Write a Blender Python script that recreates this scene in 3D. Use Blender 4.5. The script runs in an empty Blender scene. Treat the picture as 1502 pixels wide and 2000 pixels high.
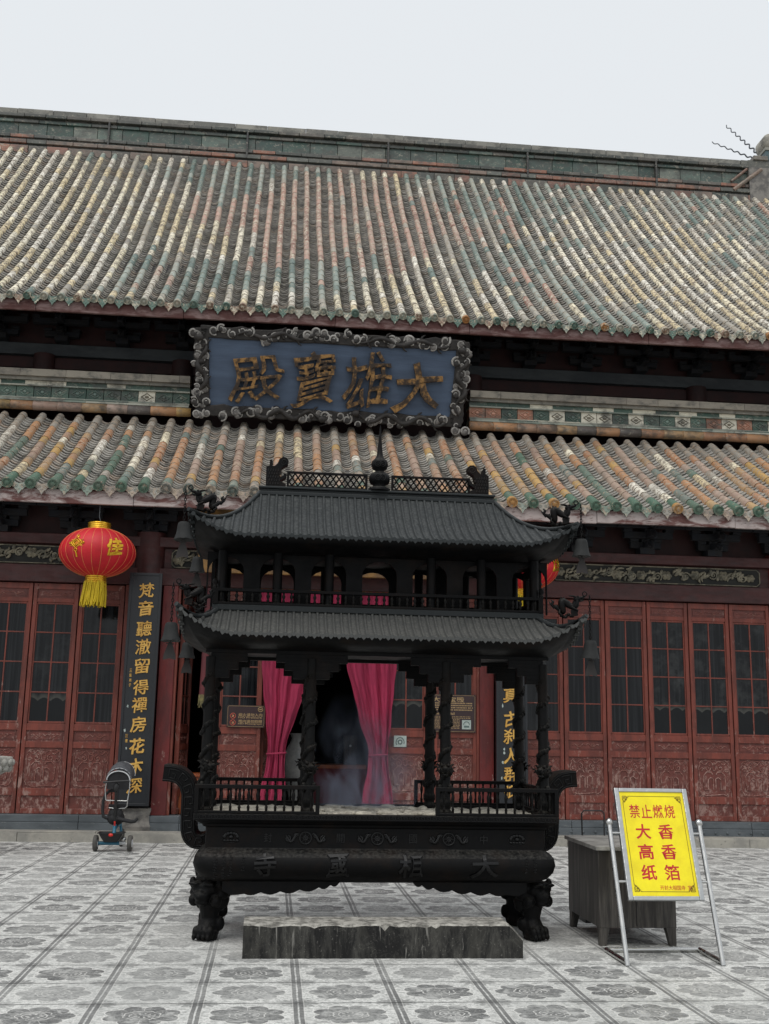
import bpy, math, random
from math import sin, cos, pi, sqrt, atan2, radians
from mathutils import Vector, Matrix
random.seed(7)
scene = bpy.context.scene
COL = scene.collection

# ------------------------------------------------------------------ camera
F, PITCH, ROLL, YAW, CAM_H = 2107.63, 0.201425, 0.0187684, 0.0975203, 1.62
cam_d = bpy.data.cameras.new('camera'); cam = bpy.data.objects.new('camera', cam_d); COL.objects.link(cam)
fwd = Vector((sin(YAW)*cos(PITCH), cos(YAW)*cos(PITCH), sin(PITCH)))
rt = Vector((cos(YAW), -sin(YAW), 0)); up = rt.cross(fwd)
r2 = cos(ROLL)*rt + sin(ROLL)*up; u2 = -sin(ROLL)*rt + cos(ROLL)*up
cam.matrix_world = Matrix(((r2.x, u2.x, -fwd.x, 0), (r2.y, u2.y, -fwd.y, 0), (r2.z, u2.z, -fwd.z, CAM_H), (0, 0, 0, 1)))
cam_d.sensor_fit = 'VERTICAL'; cam_d.sensor_height = 24; cam_d.sensor_width = 24*1502/2000
cam_d.lens = F/2000*24; cam_d.clip_start = .05; cam_d.clip_end = 600
scene.camera = cam

# ------------------------------------------------------------------ world, sun, exposure
SUN_EL, SUN_AZ = radians(60), radians(205)        # azimuth clockwise from +Y (hall side); sun stands behind the camera, a little left
w = bpy.data.worlds.new('World'); scene.world = w; w.use_nodes = True
nt = w.node_tree; nt.nodes.clear()
sky = nt.nodes.new('ShaderNodeTexSky'); sky.sky_type = 'NISHITA'; sky.sun_disc = False
sky.sun_elevation = SUN_EL; sky.sun_rotation = SUN_AZ; sky.dust_density = 6; sky.air_density = 1.2; sky.altitude = 100
hs = nt.nodes.new('ShaderNodeHueSaturation'); hs.inputs['Saturation'].default_value = .25; hs.inputs['Value'].default_value = 1
mx = nt.nodes.new('ShaderNodeMix'); mx.data_type = 'RGBA'; mx.inputs[0].default_value = .86
mx.inputs[7].default_value = (7.42, 7.74, 8.04, 1)   # the even grey-white cloud sheet
bg = nt.nodes.new('ShaderNodeBackground'); bg.inputs['Strength'].default_value = .118
ow = nt.nodes.new('ShaderNodeOutputWorld')
nt.links.new(sky.outputs[0], hs.inputs['Color']); nt.links.new(hs.outputs[0], mx.inputs[6])
nt.links.new(mx.outputs[2], bg.inputs[0]); nt.links.new(bg.outputs[0], ow.inputs[0])
sd = bpy.data.lights.new('sun', 'SUN'); sd.energy = 1.5; sd.angle = radians(40); sd.color = (1, .97, .93)
so = bpy.data.objects.new('sun', sd); COL.objects.link(so)
sdir = Vector((sin(SUN_AZ)*cos(SUN_EL), cos(SUN_AZ)*cos(SUN_EL), sin(SUN_EL)))
so.rotation_euler = sdir.to_track_quat('Z', 'Y').to_euler(); so.location = sdir*60
vs = scene.view_settings; vs.view_transform = 'Standard'; vs.look = 'None'; vs.exposure = 0; vs.gamma = 1; vs.use_curve_mapping = False
scene.render.engine = 'CYCLES'
scene.cycles.use_denoising = True; scene.cycles.max_bounces = 6; scene.cycles.diffuse_bounces = 3; scene.cycles.glossy_bounces = 3
scene.cycles.volume_bounces = 0; scene.cycles.volume_step_rate = 2.0; scene.cycles.sample_clamp_indirect = 6

# ------------------------------------------------------------------ material helpers
def srgb(r, g, b):
    f = lambda c: (c/255/12.92) if c/255 <= .04045 else ((c/255+.055)/1.055)**2.4
    return (f(r), f(g), f(b), 1)
class G:
    """a small node-graph writer"""
    def __init__(s, name):
        s.m = bpy.data.materials.new(name); s.m.use_nodes = True; s.nt = s.m.node_tree; s.nt.nodes.clear()
        s.out = s.nt.nodes.new('ShaderNodeOutputMaterial'); s.p = s.nt.nodes.new('ShaderNodeBsdfPrincipled')
        s.nt.links.new(s.p.outputs[0], s.out.inputs[0]); s.tc = s.nt.nodes.new('ShaderNodeTexCoord')
    def put(s, inp, v):
        if isinstance(v, bpy.types.NodeSocket): s.nt.links.new(v, inp)
        elif v is not None:
            inp.default_value = v
    def math(s, op, a, b=None, c=None, clamp=False):
        n = s.nt.nodes.new('ShaderNodeMath'); n.operation = op; n.use_clamp = clamp
        s.put(n.inputs[0], a); s.put(n.inputs[1], b); s.put(n.inputs[2], c); return n.outputs[0]
    def obj(s, scale=(1, 1, 1), loc=(0, 0, 0)):
        n = s.nt.nodes.new('ShaderNodeMapping'); n.inputs['Scale'].default_value = scale; n.inputs['Location'].default_value = loc
        s.nt.links.new(s.tc.outputs['Object'], n.inputs[0]); return n.outputs[0]
    def robj(s, scale=(1, 1, 1), loc=(0, 0, 0)):
        oi = s.nt.nodes.new('ShaderNodeObjectInfo'); v = s.nt.nodes.new('ShaderNodeVectorMath'); v.operation = 'MULTIPLY_ADD'
        s.nt.links.new(oi.outputs['Random'], v.inputs[0]); v.inputs[1].default_value = (37, 53, 71); s.nt.links.new(s.obj(scale, loc), v.inputs[2]); return v.outputs[0]
    def noise(s, vec, scale, detail=4, rough=.6, dist=0):
        n = s.nt.nodes.new('ShaderNodeTexNoise'); s.put(n.inputs['Vector'], vec); n.inputs['Scale'].default_value = scale
        n.inputs['Detail'].default_value = detail; n.inputs['Roughness'].default_value = rough; n.inputs['Distortion'].default_value = dist
        return n.outputs[0]
    def step(s, v, a, b, lo=0., hi=1.):
        n = s.nt.nodes.new('ShaderNodeMapRange'); n.interpolation_type = 'SMOOTHSTEP'; s.put(n.inputs[0], v)
        n.inputs[1].default_value = a; n.inputs[2].default_value = b; n.inputs[3].default_value = lo; n.inputs[4].default_value = hi
        return n.outputs[0]
    def mix(s, f, a, b, mode='MIX'):
        n = s.nt.nodes.new('ShaderNodeMix'); n.data_type = 'RGBA'; n.blend_type = mode; n.clamp_factor = True
        s.put(n.inputs[0], f); s.put(n.inputs[6], a); s.put(n.inputs[7], b); return n.outputs[2]
    def attr(s, name):
        n = s.nt.nodes.new('ShaderNodeAttribute'); n.attribute_name = name; return n
    def bump(s, h, strength=.3, dist=.01):
        n = s.nt.nodes.new('ShaderNodeBump'); n.inputs['Strength'].default_value = strength; n.inputs['Distance'].default_value = dist
        s.put(n.inputs['Height'], h); s.nt.links.new(n.outputs[0], s.p.inputs['Normal'])
    def fin(s, color, rough=.6, metal=0., spec=.5):
        s.put(s.p.inputs['Base Color'], color); s.put(s.p.inputs['Roughness'], rough); s.put(s.p.inputs['Metallic'], metal)
        s.put(s.p.inputs['Specular IOR Level'], spec); return s.m

def plain(name, c1, c2=None, rough=.6, scale=6, lo=.35, hi=.65, stretch=(1, 1, 1), bump=.15, bscale=40, bdist=.004, metal=0., spec=.5, c3=None):
    g = G(name); o = g.obj(stretch)
    n = g.noise(o, scale, 6, .65)
    c2 = c2 or tuple(x*.7 for x in c1[:3])+(1,)
    col = g.mix(g.step(n, lo, hi), c1, c2)
    n2 = g.noise(g.obj(stretch, (5, 3, 1)), scale*5.3, 4, .7)
    if c3: col = g.mix(g.step(n2, .6, .72), col, c3)
    col = g.mix(g.math('MULTIPLY', n2, .35), col, tuple(x*.45 for x in c1[:3])+(1,))
    g.bump(g.noise(g.obj(stretch), bscale, 4, .6), bump, bdist)
    return g.fin(col, rough, metal, spec)

MAT = {}
def make_mats():
    A = MAT
    # glazed barrel tiles: colour of each tile comes from the tile, glaze has flaked off in patches, dust lies in the pores
    def tile(name, flake, keep, dirt):
        g = G(name); a = g.attr('tile').outputs['Color']; al = g.attr('tile').outputs['Alpha']; o = g.obj()
        n = g.noise(o, 15, 7, .72, .4); thr = g.math('SUBTRACT', n, g.math('MULTIPLY', al, .16))
        fl = g.step(thr, .455, .475)
        n3 = g.noise(g.obj((1, 1, 1), (4, 4, 4)), 2.6, 4, .6)
        lum = g.nt.nodes.new('ShaderNodeRGBToBW'); g.nt.links.new(a, lum.inputs[0])
        under = g.mix(g.step(lum.outputs[0], .22, .42), flake[0], flake[1])
        under = g.mix(g.step(n3, .48, .6, 0, .6), under, flake[2])
        col = g.mix(g.math('MULTIPLY', fl, keep), a, under)
        n2 = g.noise(o, 42, 5, .8); col = g.mix(g.step(n2, .54, .72, 0, .45), col, srgb(84, 80, 76))
        n4 = g.noise(o, 1.3, 5, .7); col = g.mix(g.step(n4, .45, .72, 0, dirt), col, srgb(112, 108, 101))
        g.bump(g.math('ADD', g.math('MULTIPLY', fl, .6), n2), .4, .006)
        A[name] = g.fin(col, g.step(n2, .4, .7, .42, .85), 0, .35)
    tile('roof_glaze', (srgb(196, 188, 168), srgb(116, 106, 94), srgb(152, 136, 120)), .9, .25)
    tile('roof_glaze_lower', (srgb(176, 158, 138), srgb(126, 114, 103), srgb(142, 124, 110)), .8, .5)
    # grey pan tiles
    g = G('pan_tile'); a = g.attr('tile').outputs['Color']; o = g.obj(); n = g.noise(o, 12, 6, .7)
    col = g.mix(g.step(n, .4, .65), a, srgb(152, 147, 138)); n2 = g.noise(o, 45, 4, .8)
    col = g.mix(g.step(n2, .52, .7, 0, .55), col, srgb(76, 72, 68)); g.bump(n2, .3, .006); A['pan'] = g.fin(col, .85, 0, .25)
    A['mortar'] = plain('mortar', srgb(150, 140, 128), srgb(108, 100, 92), .9, 7, bscale=60)
    # peeled fascia boards: red-brown paint over grey-pink bare wood
    g = G('fascia_paint'); o = g.obj((.6, 1, 2.2)); n = g.noise(o, 3.2, 8, .7, .6)
    col = g.mix(g.step(n, .38, .54), srgb(100, 68, 64), srgb(172, 160, 156)); n2 = g.noise(o, 12, 5, .7)
    col = g.mix(g.step(n2, .56, .68, 0, .7), col, srgb(74, 46, 42)); g.bump(n, .5, .01); A['fascia'] = g.fin(col, .8, 0, .3)
    g = G('fascia_paint_dark'); o = g.obj((.6, 1, 2.2)); n = g.noise(o, 2.6, 8, .7, .6)
    col = g.mix(g.step(n, .42, .62, 0, .8), srgb(80, 52, 49), srgb(128, 108, 105)); n2 = g.noise(o, 12, 5, .7)
    col = g.mix(g.step(n2, .5, .68, 0, .7), col, srgb(62, 34, 32)); g.bump(n, .5, .01); A['fascia2'] = g.fin(col, .8, 0, .3)
    # red timber, flaking
    def redwood(name, base, dark, bare, lo, hi, stretch=(1, 1, .35), sc=5):
        g = G(name); o = g.robj(stretch); n = g.noise(o, sc, 8, .7, .4)
        col = g.mix(g.step(n, .38, .64, 0, .9), base, dark)
        n2 = g.noise(g.robj(stretch, (3, 7, 2)), sc*3, 8, .75, .5); blot = g.noise(g.robj((1, 1, .6), (1, 2, 5)), 2.2, 4, .6)
        z = g.nt.nodes.new('ShaderNodeSeparateXYZ'); g.nt.links.new(g.tc.outputs['Object'], z.inputs[0])
        low = g.step(z.outputs[2], 0.3, 2.0, .09, 0)
        wear = g.math('ADD', g.math('ADD', n2, low), g.math('MULTIPLY', g.math('SUBTRACT', blot, .5), .45))
        col = g.mix(g.step(wear, lo, hi, 0, .85), col, bare)
        gr = g.noise(g.robj((9, 9, .6)), 6, 5, .7); col = g.mix(g.step(gr, .5, .75, 0, .45), col, tuple(c*.35 for c in base[:3])+(1,))
        g.bump(g.math('ADD', g.math('ADD', n, n2), gr), .3, .004); A[name] = g.fin(col, g.step(n2, .3, .7, .4, .7), 0, .4)
    redwood('red_door', srgb(120, 58, 46), srgb(88, 44, 36), srgb(150, 122, 113), .61, .71)
    redwood('red_panel', srgb(104, 53, 45), srgb(84, 44, 38), srgb(148, 120, 111), .57, .69, (1, 1, .7), 6)
    redwood('red_relief', srgb(128, 78, 68), srgb(98, 54, 47), srgb(168, 138, 128), .53, .67, (1, 1, 1), 8)
    redwood('red_beam', srgb(70, 33, 31), srgb(50, 26, 25), srgb(96, 76, 72), .66, .8, (.35, 1, 1))
    redwood('red_post', srgb(108, 38, 36), srgb(80, 32, 31), srgb(170, 150, 140), .68, .74)
    A['dark_red'] = plain('dark_red_wall', srgb(58, 26, 24), srgb(40, 20, 20), .7, 3)
    A['grey_beam'] = plain('grey_painted_beam', srgb(74, 78, 80), srgb(54, 58, 62), .7, 4, stretch=(.4, 1, 1))
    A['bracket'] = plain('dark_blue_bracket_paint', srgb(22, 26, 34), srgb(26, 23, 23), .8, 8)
    A['soffit'] = plain('dark_rafter_wood', srgb(28, 23, 22), srgb(20, 18, 18), .9, 6)  # near-black brown, slightly mottled
    A['black_void'] = plain('dark_interior', srgb(34, 31, 31), srgb(24, 23, 25), .9, 3)  # near-black grey, slightly mottled
    A['carved'] = plain('carved_gilt_wood', srgb(138, 130, 110), srgb(74, 72, 62), .55, 7, .4, .62, c3=srgb(178, 170, 146), bump=.5, bscale=30, bdist=.01)
    A['carved_bed'] = plain('carved_panel_bed', srgb(40, 40, 36), srgb(28, 28, 26), .8, 8)
    # window panes: dusty dark glass with curtains behind
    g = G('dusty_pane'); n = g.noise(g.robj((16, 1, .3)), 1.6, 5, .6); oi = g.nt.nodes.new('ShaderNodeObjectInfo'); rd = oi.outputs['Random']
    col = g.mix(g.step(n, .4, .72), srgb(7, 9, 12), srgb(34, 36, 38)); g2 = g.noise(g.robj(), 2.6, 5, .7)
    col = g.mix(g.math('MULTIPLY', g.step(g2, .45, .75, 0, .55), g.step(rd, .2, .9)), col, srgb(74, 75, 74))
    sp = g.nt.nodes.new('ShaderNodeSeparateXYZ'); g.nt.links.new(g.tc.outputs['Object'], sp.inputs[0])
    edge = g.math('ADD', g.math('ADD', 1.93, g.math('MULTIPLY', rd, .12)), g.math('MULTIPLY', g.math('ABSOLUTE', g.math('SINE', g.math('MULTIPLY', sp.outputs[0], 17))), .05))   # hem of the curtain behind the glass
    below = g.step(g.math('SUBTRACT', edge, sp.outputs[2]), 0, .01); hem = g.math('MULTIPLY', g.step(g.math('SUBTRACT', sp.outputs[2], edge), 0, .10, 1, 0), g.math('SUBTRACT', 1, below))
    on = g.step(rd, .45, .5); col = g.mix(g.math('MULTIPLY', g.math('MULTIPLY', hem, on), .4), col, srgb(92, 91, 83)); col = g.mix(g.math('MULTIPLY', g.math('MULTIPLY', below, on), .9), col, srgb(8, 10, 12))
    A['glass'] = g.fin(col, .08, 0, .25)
    # stone
    A['plinth'] = plain('blue_grey_plinth_stone', srgb(92, 98, 102), srgb(70, 76, 80), .75, 3, stretch=(.5, 1, 1.5), c3=srgb(122, 124, 122))
    A['kerb'] = plain('pale_kerb_stone', srgb(164, 160, 150), srgb(134, 132, 126), .85, 3, c3=srgb(112, 110, 106), bump=.3)
    A['plaster'] = plain('rough_plaster', srgb(130, 126, 120), srgb(92, 90, 88), .9, 5, .4, .6, c3=srgb(82, 78, 74), bump=.5, bscale=20)
    A['carved_stone'] = plain('pale_carved_stone', srgb(176, 174, 166), srgb(130, 128, 122), .85, 6)
    g = G('sooty_slab'); o = g.obj((1, 1, .22)); n = g.noise(o, 7, 8, .75, .5); d = g.noise(g.obj(), 2.4, 7, .7, 1.)
    col = g.mix(g.step(n, .42, .66), srgb(26, 26, 26), srgb(74, 73, 69)); col = g.mix(g.step(d, .5, .68, 0, .7), col, srgb(58, 57, 53)); dr = g.noise(g.obj((1, 1, .10), (3, 1, 1)), 22, 4, .6, .5); col = g.mix(g.step(dr, .62, .68, 0, .6), col, srgb(150, 148, 142)); sp_ = g.noise(g.obj(), 55, 3, .7); col = g.mix(g.step(sp_, .62, .7, 0, .5), col, srgb(128, 126, 120))
    ge = g.nt.nodes.new('ShaderNodeNewGeometry'); z = g.nt.nodes.new('ShaderNodeSeparateXYZ'); g.nt.links.new(ge.outputs['Normal'], z.inputs[0])
    crk = g.noise(g.obj((1, 1, 1), (2, 1, 0)), 3.4, 6, .6, 2.2); line = g.step(g.math('ABSOLUTE', g.math('SUBTRACT', crk, .5)), 0, .012, 1, 0)
    col = g.mix(g.math('MULTIPLY', line, .10), col, srgb(150, 148, 140))
    t = g.step(z.outputs[2], .3, .8); ash = g.mix(g.step(g.noise(g.obj(), 12, 7, .75), .38, .62), srgb(178, 175, 167), srgb(98, 96, 91))
    col = g.mix(t, col, ash); g.bump(g.math('ADD', n, d), .6, .015); A['slab'] = g.fin(col, .85, 0, .3)  # up-facing slab faces are mixed to a paler mottled grey
    A['ash'] = plain('pale_incense_ash', srgb(206, 200, 184), srgb(150, 144, 132), .95, 9, .4, .62, bump=.6, bscale=40, bdist=.01)
    # cast iron
    def iron(name, base, dust_toplight, amt, bscale, bs):
        g = G(name); o = g.obj(); n = g.noise(o, 6, 8, .7); n2 = g.noise(o, 45, 5, .7)
        ru = g.noise(g.obj((1, 1, 1), (5, 1, 2)), 3.5, 6, .7); base = base if 'roof' in name else g.mix(g.step(ru, .48, .68, 0, .8), base, (base[0]*1.7+.004, base[1]*1.25+.002, base[2]+.001, 1))
        ge = g.nt.nodes.new('ShaderNodeNewGeometry'); z = g.nt.nodes.new('ShaderNodeSeparateXYZ'); g.nt.links.new(ge.outputs['True Normal'], z.inputs[0])
        d = g.math('MULTIPLY', g.step(z.outputs[2], .1, .9), amt)  # up-facing iron painted paler: settled dust plus light from above
        sp = g.step(g.math('ADD', g.math('MULTIPLY', n, .3), g.math('MULTIPLY', n2, .8)), .42, .75)
        col = g.mix(g.math('MULTIPLY', d, sp), base, dust_toplight); col = g.mix(g.step(n2, .66, .78, 0, .12), col, dust_toplight)
        g.bump(g.noise(o, bscale, 4, .6), bs, .006); A[name] = g.fin(col, g.step(n, .3, .7, .45, .62), .0, .13)
    iron('iron', srgb(9, 9, 10), srgb(92, 90, 85), .4, 60, .15)
    iron('iron_roof', srgb(46, 49, 50), srgb(92, 94, 93), .6, 50, .2); iron('iron_roof_ashy', srgb(74, 75, 74), srgb(118, 117, 112), .55, 50, .2)
    iron('iron_relief', srgb(10, 10, 10), srgb(112, 108, 100), .4, 26, .8)
    A['iron_lit'] = plain('lit_iron_relief', srgb(19, 19, 20), srgb(10, 10, 11), .36, 20, spec=.3)  # same iron, coloured a tone lighter for the light its relief catches
    A['bell'] = plain('bell_metal', srgb(40, 41, 41), srgb(30, 31, 31), .7, 9, spec=.25)
    A['bell_sail'] = plain('rusty_bell_sail', srgb(40, 34, 32), srgb(30, 27, 26), .7, 9)
    # plaque
    A['blue'] = plain('faded_blue_board', srgb(76, 92, 114), srgb(62, 76, 96), .75, 2.2, stretch=(.35, 1, 3), bump=.35, bscale=9, bdist=.01)
    g = G('worn_gilt'); o = g.obj(); n = g.noise(o, 7, 7, .7); col = g.mix(g.step(n, .38, .56), srgb(150, 112, 62), srgb(52, 40, 30))
    g.bump(n, .5, .02); A['gilt_worn'] = g.fin(col, .4, .25, .5)
    A['frame_dark'] = plain('sooty_carved_frame', srgb(48, 44, 41), srgb(30, 28, 27), .75, 9, bump=.5, bscale=14, bdist=.02)
    A['cloud'] = plain('pale_cloud_paint', srgb(164, 161, 156), srgb(112, 109, 105), .75, 7)
    A['cloud_grey'] = plain('grey_cloud_paint', srgb(112, 108, 104), srgb(70, 67, 65), .75, 9)
    A['lacquer'] = plain('black_lacquer', srgb(26, 29, 34), srgb(20, 23, 28), .38, 4, stretch=(1, 1, .3), bump=.08)
    A['gold'] = plain('gold_leaf_letters', srgb(226, 180, 92), srgb(196, 146, 66), .42, 12, metal=.3)
    A['gold_board'] = plain('aged_gold_board', srgb(136, 98, 42), srgb(86, 60, 30), .55, 4, .38, .6, c3=srgb(156, 118, 60))
    A['foil'] = plain('gold_foil', srgb(236, 190, 60), srgb(206, 150, 30), .25, 20, metal=.75)
    A['tassel'] = plain('yellow_tassel', srgb(226, 198, 34), srgb(188, 158, 18), .7, 30, stretch=(1, 1, .05))
    A['lantern'] = plain('red_lantern_cloth', srgb(204, 16, 34), srgb(176, 10, 28), .6, 2, bump=.06)
    A['lantern_edge'] = plain('gold_lantern_seam', srgb(222, 164, 80), srgb(220, 110, 80), .5, 9)
    A['magenta'] = plain('magenta_curtain', srgb(160, 38, 74), srgb(128, 28, 60), .85, 3, stretch=(1, 1, .3), bump=.5, bscale=14, bdist=.008)
    A['sign_brown'] = plain('brown_sign_board', srgb(50, 28, 29), srgb(42, 23, 25), .4, 3, bump=.03)
    A['sign_gold'] = plain('sign_gold', srgb(176, 148, 106), srgb(150, 124, 84), .5, 10)
    A['sign_red'] = plain('sign_red_ring', srgb(196, 96, 74), srgb(180, 80, 60), .5, 10)
    A['sticker'] = plain('pale_sticker', srgb(176, 186, 180), srgb(156, 168, 164), .5, 20, bump=.0)
    A['sticker_dark'] = plain('sticker_print', srgb(96, 112, 108), srgb(80, 98, 96), .5, 20, bump=.0)
    A['yellow'] = plain('yellow_sign_face', srgb(248, 232, 12), srgb(230, 206, 10), .28, 2.5, bump=.05, bscale=5)
    A['sign_letter'] = plain('red_sign_letter', srgb(198, 22, 26), srgb(184, 18, 22), .5, 5, bump=0)
    A['sign_line'] = plain('brown_sign_line', srgb(92, 52, 14), srgb(82, 44, 12), .5, 5, bump=0)
    g = G('dull_steel'); n = g.noise(g.obj(), 18, 4, .6); g.bump(n, .05, .004); A['steel'] = g.fin(srgb(190, 190, 188), g.step(n, .3, .7, .18, .42), 1.)
    g = G('sign_foil_frame'); n = g.noise(g.obj(), 26, 3, .5); g.bump(n, .35, .012); A['foilframe'] = g.fin(srgb(176, 178, 178), .32, .9)
    g = G('dark_cabinet_wood'); o = g.obj((9, 9, .5)); n = g.noise(o, 2.2, 8, .75, .4)
    col = g.mix(g.step(n, .4, .66), srgb(40, 37, 35), srgb(86, 82, 77)); n2 = g.noise(g.obj((1, 1, .4)), 3, 6, .7)
    col = g.mix(g.step(n2, .45, .7, 0, .7), col, srgb(38, 34, 32)); g.bump(n, .3, .004); A['cabinet'] = g.fin(col, .5, 0, .4)
    A['cabinet_top'] = plain('lit_cabinet_top', srgb(172, 170, 164), srgb(124, 122, 118), .5, 7)  # light reflected by the top is put into this pale colour
    A['orange_wood'] = plain('orange_wood_panel', srgb(176, 92, 42), srgb(152, 74, 34), .5, 3, stretch=(4, 4, .4))
    A['altar_cloth'] = plain('red_altar_cloth', srgb(120, 28, 36), srgb(100, 22, 32), .7, 5)
    A['vase'] = plain('pale_glaze', srgb(160, 160, 156), srgb(120, 122, 122), .3, 4)
    A['black_plastic'] = plain('black_plastic', srgb(26, 26, 27), srgb(20, 20, 21), .45, 10, bump=.05)
    A['black_cloth'] = plain('black_cloth', srgb(36, 36, 38), srgb(28, 28, 30), .85, 10)
    A['grey_cloth'] = plain('grey_canopy_cloth', srgb(84, 86, 90), srgb(60, 62, 66), .8, 8)
    A['white_trim'] = plain('white_piping', srgb(208, 210, 212), srgb(186, 188, 190), .5, 8, bump=.02)
    A['teal'] = plain('teal_frame_paint', srgb(34, 112, 140), srgb(28, 98, 124), .35, 6, bump=.02)
    A['rubber'] = plain('grey_rubber', srgb(86, 84, 80), srgb(68, 66, 63), .8, 10)
    A['reflector'] = plain('red_reflector', srgb(220, 50, 36), srgb(200, 40, 30), .25, 10, bump=0)
    A['banner'] = plain('old_red_banner', srgb(98, 40, 44), srgb(76, 34, 40), .75, 6, stretch=(1, 1, .3))
    A['banner_fringe'] = plain('old_yellow_fringe', srgb(140, 130, 84), srgb(104, 96, 66), .8, 20)
    A['wire'] = plain('grey_wire', srgb(92, 96, 102), srgb(80, 84, 88), .5, 10, bump=0)
    A['ridge_glaze'] = None
    g = G('ridge_glaze'); a = g.attr('tile').outputs['Color']; o = g.obj((1, 1, 1.5)); n = g.noise(o, 9, 8, .8, .6)
    col = g.mix(g.step(n, .55, .60, 0, .75), a, srgb(150, 144, 130)); n2 = g.noise(o, 3, 6, .7)
    col = g.mix(g.step(n2, .42, .66, 0, .8), col, srgb(66, 66, 62)); g.bump(n, .4, .01); A['ridge_glaze'] = g.fin(col, .5, 0, .45)
make_mats()

# ------------------------------------------------------------------ mesh helpers
class MB:
    def __init__(s): s.v = []; s.f = []; s.mi = []; s.c = []; s.sm = []
    def add(s, vs, fs, mi=0, c=None, smooth=False):
        b = len(s.v); s.v += [tuple(v) for v in vs]
        for f in fs: s.f.append(tuple(b+i for i in f)); s.mi.append(mi); s.c.append(c); s.sm.append(smooth)
        return s
    def box(s, x0, y0, z0, x1, y1, z1, mi=0, c=None):
        vs = [(x, y, z) for z in (z0, z1) for y in (y0, y1) for x in (x0, x1)]
        return s.add(vs, [(0, 2, 3, 1), (4, 5, 7, 6), (0, 1, 5, 4), (2, 6, 7, 3), (0, 4, 6, 2), (1, 3, 7, 5)], mi, c)
    def obox(s, M, sx, sy, sz, mi=0, c=None):
        vs = [M @ Vector((x*sx/2, y*sy/2, z*sz/2)) for z in (-1, 1) for y in (-1, 1) for x in (-1, 1)]
        return s.add(vs, [(0, 2, 3, 1), (4, 5, 7, 6), (0, 1, 5, 4), (2, 6, 7, 3), (0, 4, 6, 2), (1, 3, 7, 5)], mi, c)
    def tube(s, pts, r, n=8, mi=0, caps=True, c=None, flat=1., smooth=True):
        pts = [Vector(p) for p in pts]; k = len(pts); rr = r if isinstance(r, (list, tuple)) else [r]*k
        vs = []; ref = None
        for i, p in enumerate(pts):
            t = (pts[min(i+1, k-1)]-pts[max(i-1, 0)])
            t = t.normalized() if t.length > 1e-9 else Vector((0, 0, 1))
            if ref is None: ref = Vector((0, 1, 0)) if abs(t.y) < .9 else Vector((1, 0, 0))
            a = (ref - t*ref.dot(t)); a = a.normalized() if a.length > 1e-6 else t.orthogonal().normalized()
            b = t.cross(a); ref = a
            for j in range(n):
                q = 2*pi*j/n; vs.append(p + (a*cos(q)*flat + b*sin(q))*rr[i])
        fs = [(i*n+j, i*n+(j+1) % n, (i+1)*n+(j+1) % n, (i+1)*n+j) for i in range(k-1) for j in range(n)]
        s.add(vs, fs, mi, c, smooth)
        if caps: s.add(vs[:n], [tuple(range(n-1, -1, -1))], mi, c); s.add(vs[-n:], [tuple(range(n))], mi, c)
        return s
    def lathe(s, prof, n=20, o=(0, 0, 0), mi=0, c=None, smooth=True, M=None):
        vs = []
        for r, z in prof:
            for j in range(n):
                q = 2*pi*j/n; p = Vector((r*cos(q), r*sin(q), z))
                vs.append((M @ p) if M else p + Vector(o))
        k = len(prof)
        fs = [(i*n+j, i*n+(j+1) % n, (i+1)*n+(j+1) % n, (i+1)*n+j) for i in range(k-1) for j in range(n)]
        s.add(vs, fs, mi, c, smooth)
        if prof[0][0] > 1e-4: s.add(vs[:n], [tuple(range(n-1, -1, -1))], mi, c)
        if prof[-1][0] > 1e-4: s.add(vs[-n:], [tuple(range(n))], mi, c)
        return s
    def ell(s, o, r, nu=10, nv=7, mi=0, c=None, R=None):
        o = Vector(o); vs = []
        for i in range(nv+1):
            a = -pi/2+pi*i/nv
            for j in range(nu):
                b = 2*pi*j/nu; p = Vector((r[0]*cos(a)*cos(b), r[1]*cos(a)*sin(b), r[2]*sin(a)))
                vs.append(o+(R @ p if R else p))
        fs = [(i*nu+j, i*nu+(j+1) % nu, (i+1)*nu+(j+1) % nu, (i+1)*nu+j) for i in range(nv) for j in range(nu)]
        return s.add(vs, fs, mi, c, True)
    def prism(s, poly, f, d, mi=0, c=None):
        """poly in 2D, f(u, v, w) -> 3D, extruded over w 0..d"""
        n = len(poly); vs = [f(u, v, 0) for u, v in poly]+[f(u, v, d) for u, v in poly]
        fs = [tuple(range(n-1, -1, -1)), tuple(range(n, 2*n))]+[(i, (i+1) % n, n+(i+1) % n, n+i) for i in range(n)]
        return s.add(vs, fs, mi, c)
    def loft(s, loops, mi=0, c=None, caps=(True, True), smooth=False):
        n = len(loops[0]); vs = [p for l in loops for p in l]
        fs = [(i*n+j, i*n+(j+1) % n, (i+1)*n+(j+1) % n, (i+1)*n+j) for i in range(len(loops)-1) for j in range(n)]
        s.add(vs, fs, mi, c, smooth)
        if caps[0]: s.add(loops[0], [tuple(range(n-1, -1, -1))], mi, c)
        if caps[1]: s.add(loops[-1], [tuple(range(n))], mi, c)
        return s
    def grid(s, rows, mi=0, c=None, smooth=True):
        n = len(rows[0]); vs = [p for r in rows for p in r]
        return s.add(vs, [(i*n+j, i*n+j+1, (i+1)*n+j+1, (i+1)*n+j) for i in range(len(rows)-1) for j in range(n-1)], mi, c, smooth)
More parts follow.
